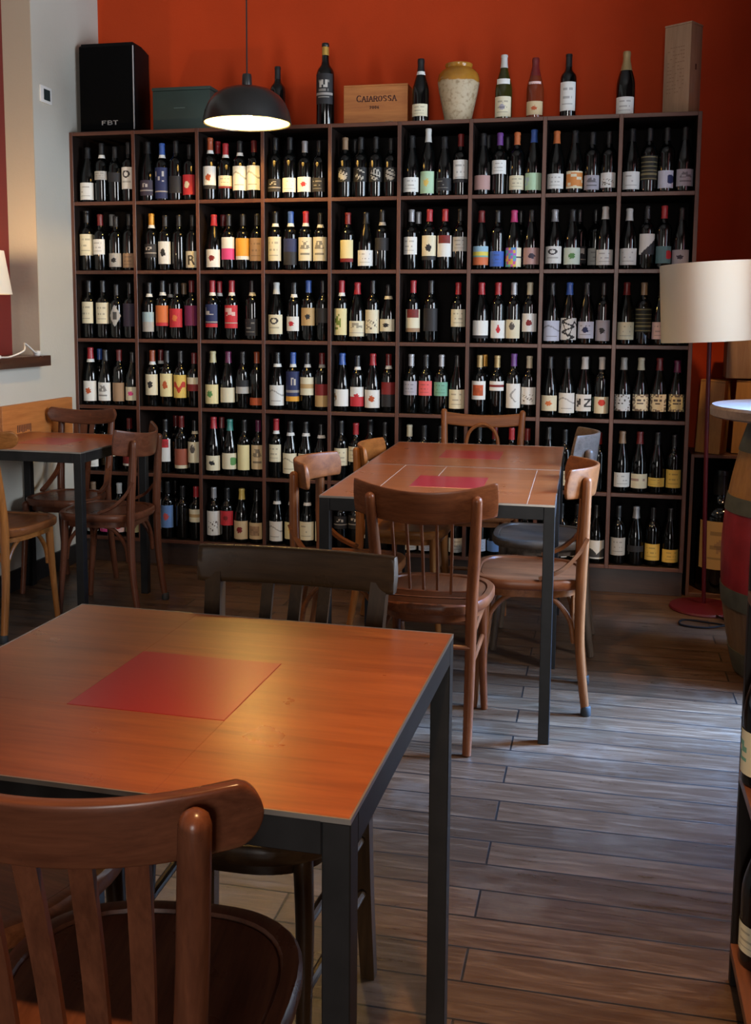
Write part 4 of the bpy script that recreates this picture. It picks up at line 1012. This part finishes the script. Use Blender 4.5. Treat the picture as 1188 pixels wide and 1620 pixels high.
MB().lathe([(.05, ZC-PZ-.028), (.05, ZC-PZ-.002), (.01, ZC-PZ-.0005)], 24).build('ceiling_rose', M_SHADE, pl)
MB().lathe([(.001, .02), (.02, .025), (.03, .045), (.03, .06), (.018, .09), (.014, .12)], 20).build('bulb', emis('warm_bulb', (1, .68, .22), 60), pl)

# ------------------------------------------------------------------ ledge with table lamp, thermostat, wall crate
led = MB().box(XL-.15, XL+.065, 3.0, 4.572, 1.061, 1.112, .003).build('window_ledge', wood('dark_ledge_wood', (.035, .014, .009), (.085, .034, .018), .3, 'y', coat=.3)); tag(led, 'dark wooden ledge along the red wall niche', 'ledge')
tl = thing('table_lamp', 'small lamp with white cone shade on the dark ledge', 'lamp', (-2.675, 4.075, 1.1125))
M_LSH = shade_mat('white_lamp_shade', (.78, .76, .70), .45)
MB().lathe([(.07, 0), (.072, .004), (.07, .014), (.014, .022), (.010, .05), (.010, .28), (.016, .40), (.016, .42)], 28).build('base', mat('lamp_base_white', (.6, .58, .55), .4), tl)
MB().lathe([(.128, .285), (.098, .475), (.096, .475), (.126, .285), (.128, .285)], 40, cap0=False, cap1=False).build('lamp_shade', M_LSH, tl)
MB().lathe([(.001, .42), (.018, .43), (.022, .445), (.016, .465), (.001, .468)], 16).build('bulb', emis('small_warm_bulb', (1, .75, .45), 25), tl)
MB().tube([(.07, .02, .006), (.03, .16, .004), (.045, .25, .030), (.0, .33, .060), (.012, .40, .016), (-.01, .445, .012)], .004, 8, 6).build('cord', mat('white_cord', (.6, .58, .55), .5), tl)
MB().lathe([(.016, 0), (.018, .004), (.018, .02), (.012, .024)], 16, (-.01, .455, .0)).build('plug', mat('white_plug', (.6, .58, .55), .5), tl)

th = thing('wall_thermostat', 'white square wall switch with dark insert on the white wall', 'switch', (XL, 4.697, 2.378))
MB().box(.0002, .009, -.052, .052, -.04, .04, .002).build('plate', mat('white_switch_plate', (.66, .66, .64), .4), th)
MB().box(.009, .0105, -.024, .034, -.026, .026, .001, 1).build('dark_insert', mat('dark_switch_insert', (.02, .03, .03), .3), th)
wc = crate('wall_crate', 'long orange-brown wine crate fixed low on the white wall behind the corner chair', (XL+.0155, 4.51, .665), .64, .03, .222, W_CRATE, PI/2, lid=False)
lm = MB()
for i in range(9): lm.box(-.20+i*.014, -.192+i*.014, -.0156, -.0151, .085+.012*hsh(i, 2), .125)
lm.build('stamped_print', M_BRAND, wc, smooth=False)

# ------------------------------------------------------------------ right-hand corner: floor lamp, barrel, boxes
M_REDM = mat('red_lacquered_metal', (.065, .004, .009), .45, spec=.3)
fl = thing('floor_lamp', 'red floor lamp with large off-white drum shade at the end of the rack', 'lamp', (.495, 4.76, 0))
MB().lathe([(.150, 0), (.152, .004), (.148, .012), (.03, .020), (.014, .026), (.001, .026)], 48).build('base', M_REDM, fl)
MB().tube([(0, 0, .02), (-.02, -.02, .7), (-.033, -.045, 1.52)], .0095, 14, 4).build('pole', M_REDM, fl)
M_DRUM = shade_mat('off_white_drum_fabric', (.72, .67, .56), .25)
o = MB().lathe([(.212, -.168), (.212, .168), (.210, .168), (.210, -.168), (.212, -.168)], 64, cap0=False, cap1=False).build('lamp_shade', M_DRUM, fl, loc=(-.033, -.045, 1.3845)); o.rotation_euler = (0, math.radians(-3.2), 0)
r = MB()
for k in range(3): r.tube([(-.033, -.045, 1.505), (-.033+.209*math.cos(k*2*PI/3+.4), -.045+.209*math.sin(k*2*PI/3+.4), 1.52)], .003, 8, 1)
r.build('shade_ring', M_REDM, fl)
MB().lathe([(.018, 1.38), (.018, 1.46), (.03, 1.50), (.001, 1.53)], 16, (-.033, -.045, 0)).build('lamp_holder', mat('lamp_holder_white', (.5, .5, .5), .5), fl)
MB().tube([(.04, -.135, .010), (.10, -.26, .005), (.02, -.245, .005), (-.10, -.22, .005), (-.12, -.30, .005), (-.02, -.325, .006), (.08, -.29, .012), (.16, -.33, .005), (.24, -.26, .005)], .0042, 8, 7).build('cord', mat('black_cord', (.006, .005, .006), .7, spec=.1), fl)

bar = thing('wine_barrel', 'upright wooden barrel table with red painted belly and round wooden top', 'barrel', (.748, 3.93, 0))
def barrel_mat(nm, c1, c2): return wood(nm, c1, c2, .5, 'z', .9, coat=.0, wear=.2)
def br_r(z): t = (z/.955-.47)/.5; return .285-.075*t*t
def barrel_band(z0, z1, off=0., n=64, k=8): return [(br_r(z0+(z1-z0)*i/k)+off, z0+(z1-z0)*i/k) for i in range(k+1)]
W_OCH = barrel_mat('ochre_barrel_staves', (.19, .085, .022), (.34, .17, .05)); W_BRN = barrel_mat('brown_barrel_staves', (.085, .05, .028), (.17, .105, .06))
W_REDP = mat('red_painted_staves', (.21, .014, .022), .42, vary=.2, vscale=14); M_HOOP = mat('grey_green_hoop', (.075, .080, .062), .5, metal=.2, vary=.25, vscale=20)
def staves(z0, z1):
    m = MB(); n = 96; rings = []
    for i in range(13):
        z = z0+(z1-z0)*i/12; ring = []
        for j in range(n):
            a = 2*PI*j/n; rr = br_r(z)-(.0022 if j % 4 == 0 else 0)
            ring.append((rr*math.cos(a), rr*math.sin(a), z))
        rings.append(ring)
    return m._grid(rings, True, True, True)
for nm, z0, z1, m in (('lower_staves', .0, .33, W_BRN), ('painted_staves', .33, .62, W_REDP), ('upper_staves', .62, .955, W_OCH)): staves(z0, z1).build(nm, m, bar, angle=60)
for z0, z1 in ((.012, .10), (.265, .335), (.615, .672), (.835, .945)): MB().lathe([(br_r(z0), z0)]+barrel_band(z0, z1, .004)+[(br_r(z1), z1)], 64, cap0=False, cap1=False).build('hoop', M_HOOP, bar)
MB().lathe([(.001, .956), (.335, .956), (.345, .962), (.347, .99), (.340, 1.0), (.001, 1.0)], 64).build('round_top', wood('greyed_round_top', (.16, .12, .10), (.30, .24, .21), .38, 'x', .6, coat=.1), bar)

M_CRDARK = wood('dark_crate_frame', (.05, .020, .012), (.11, .045, .026), .5, 'z', coat=0.)
oc = thing('open_crate', 'dark open-fronted wooden crate on the floor beside the rack holding a giant bottle', 'crate', (.60, 5.10, 0))
MB().box(-.17, -.155, -.14, .14, .0, .682, .001, 1).build('side_panel', M_CRDARK, oc); MB().box(.155, .17, -.14, .14, .0, .682, .001, 1).build('side_panel', M_CRDARK, oc)
MB().box(-.155, .155, -.14, .14, .667, .682, .001, 1).build('top_panel', M_CRDARK, oc); MB().box(-.155, .155, -.14, .14, .0, .018, .001, 1).build('bottom_panel', M_CRDARK, oc)
MB().box(-.155, .155, .13, .14, .018, .667).build('back_panel', M_DARKBACK, oc, smooth=False)
bottle(.588, 5.075, .0185, .585, .108, .115, .345, 'k', None, 'N', 'b', 'o:B/t', 'giant dark bottle with ochre label inside the open crate', None, name='giant_bottle', rz=.05)
bxs = 'wooden boxes stacked on the open crate'
def wbox(label, x, y, z, w_, d_, h_, rz, lean):
    t = thing('wooden_wine_box', label, 'box', (x, y, z), 0, bxs); t.rotation_euler = (0, lean, rz)
    MB().box(-w_/2, w_/2, -d_/2, d_/2, 0, h_-.009, .002).build('body', W_OCHB, t)
    MB().box(-w_/2, w_/2, -d_/2, d_/2, h_-.0085, h_, .002).build('lid', W_OCHB, t)
    return t
W_OCHB = wood('ochre_box_wood', (.30, .14, .036), (.48, .245, .07), .55, 'z', .8, coat=0.)
wbox('ochre upright wooden wine box nearest the red lamp pole, on the open crate', .525, 5.055, .6845, .115, .115, .345, math.radians(-22), math.radians(2.5))
wbox('ochre upright wooden wine box beside the first, partly behind the barrel top', .672, 5.075, .6845, .105, .11, .345, math.radians(-6), math.radians(2))
pb = thing('pale_wooden_box', 'pale wooden wine box lying on the upright boxes behind the lamp shade', 'box', (.675, 5.08, 1.0385))
MB().box(-.10, .10, -.07, .07, 0, .195, .002).build('body', W_BOX, pb); MB().box(-.10, .10, -.07, .07, .1955, .204, .002).build('lid', W_BOX, pb)

# ------------------------------------------------------------------ bottle cabinet at the right-hand picture edge
W_CABD = wood('dark_cabinet_wood', (.006, .004, .0035), (.014, .009, .007), .5, 'z', coat=.0, spec=.2); W_CABE = wood('reddish_shelf_edge', (.09, .030, .015), (.17, .06, .03), .4, 'y', coat=.1)
cab = thing('bottle_cabinet', 'tall dark wooden bottle cabinet seen edge-on beside the aisle', 'cabinet', (0, 0, 0))
CX0, CX1, CY0, CY1, CT = .286, .80, .95, 2.012, 3.05  # height and depth stretched out of view to shade the back wall
MB().box(CX0+.003, CX1, CY1-.022, CY1, 0, CT, .001, 1).build('side_panel', W_CABD, cab); MB().box(CX0, CX1, CY0, CY0+.022, 0, CT, .001, 1).build('side_panel', W_CABD, cab)
MB().box(CX1-.012, CX1, CY0+.022, CY1-.022, 0, CT).build('back_panel', W_CABD, cab, smooth=False)
for z in (.09, .447, .80, 1.15, 1.50, 1.85, 2.20, 2.55, 3.03): MB().box(CX0, CX1-.012, CY0+.022, CY1-.022, z-.02, z, .001, 1).build('shelf_board', W_CABE, cab)
g3 = 'bottles in the aisle cabinet'
bottle(.338, 1.938, .0903, .30, .044, .03, .085, 'k', None, 'c', 's', 't', 'stout dark bottle with small cream label on the lowest cabinet shelf', g3, rz=-.75)
bottle(.325, 1.940, .4473, .30, .0435, .022, .105, 'c', None, 'c', 'g', 'L:T2', 'dark bottle with cream and teal label on the middle cabinet shelf', g3, rz=-.55)
# ------------------------------------------------------------------ light
def area(name, loc, rot, sx, sy, e, col, spread=None):
    l = bpy.data.lights.new(name, 'AREA'); l.shape = 'RECTANGLE'; l.size = sx; l.size_y = sy; l.energy = e; l.color = col
    if spread: l.spread = math.radians(spread)
    o = bpy.data.objects.new(name, l); COL.objects.link(o); o.location = loc; o.rotation_euler = rot; return o
def point(name, loc, e, col, r=.03):
    l = bpy.data.lights.new(name, 'POINT'); l.energy = e; l.color = col; l.shadow_soft_size = r
    o = bpy.data.objects.new(name, l); COL.objects.link(o); o.location = loc; return o
area('daylight_window', ((WX0+WX1)/2, YF-.12, (WZ0+WZ1)/2), (PI/2, 0, 0), WX1-WX0, WZ1-WZ0, 240, (1.0, .97, .93))
area('daylight_side_window', (XR+.47, 2.80, 1.82), (0, PI/2, 0), 1.35, .62, 135, (.86, .93, 1.0))
area('daylight_door', (XR+.47, 3.80, 1.2), (0, PI/2, 0), 2.2, .82, 95, (.66, .83, 1.0))
area('door_floor_fill', (XR+.42, 3.70, 1.65), (Vector((.14, 3.32, 0))-Vector((XR+.42, 3.70, 1.65))).to_track_quat('-Z', 'Y').to_euler(), .7, .9, 125, (.17, .43, 1.0), 60)  # extra lamp aimed through the door, added to tint the floor blue
point('pendant_light', (PX, PY, PZ+.075), 118, (1.0, .60, .15), .03)
point('ledge_light', (-2.675, 4.075, 1.1125+.46), 26, (1.0, .68, .36), .025)
def unseen_warm_spot(loc, aim, e, deg, blend=.8, col=(1, .58, .25)):  # unseen spots without fixtures, added to warm tables, floor and box corner
    l = bpy.data.lights.new('unseen_warm_spot', 'SPOT'); l.energy = e; l.color = col; l.spot_size = math.radians(deg); l.spot_blend = blend; l.shadow_soft_size = .06
    o = bpy.data.objects.new('unseen_warm_spot', l); COL.objects.link(o); o.location = loc
    o.rotation_euler = (Vector(aim)-Vector(loc)).to_track_quat('-Z', 'Y').to_euler()
unseen_warm_spot((.12, .95, 3.1), (.06, 1.1, 0), 430, 47)
unseen_warm_spot((-.75, 2.7, 3.15), (-.6, 3.7, .7), 150, 60)
unseen_warm_spot((-1.9, 2.8, 3.15), (-2.3, 4.0, .6), 22, 56)
unseen_warm_spot((1.0, 3.6, 3.1), (.62, 4.85, .6), 120, 40)
wl = bpy.data.worlds.new('dim_interior'); S.world = wl; wl.use_nodes = True
wl.node_tree.nodes['Background'].inputs['Color'].default_value = (.55, .62, .75, 1); wl.node_tree.nodes['Background'].inputs['Strength'].default_value = .8

S.view_settings.view_transform = 'Standard'; S.view_settings.look = 'None'; S.view_settings.gamma = 1; S.view_settings.use_curve_mapping = False
S.view_settings.exposure = 0.0
S.cycles.max_bounces = 7; S.cycles.diffuse_bounces = 4; S.cycles.glossy_bounces = 3; S.cycles.transmission_bounces = 4
S.cycles.sample_clamp_indirect = 4.0
S.cycles.caustics_reflective = False; S.cycles.caustics_refractive = False
S.cycles.use_denoising = True
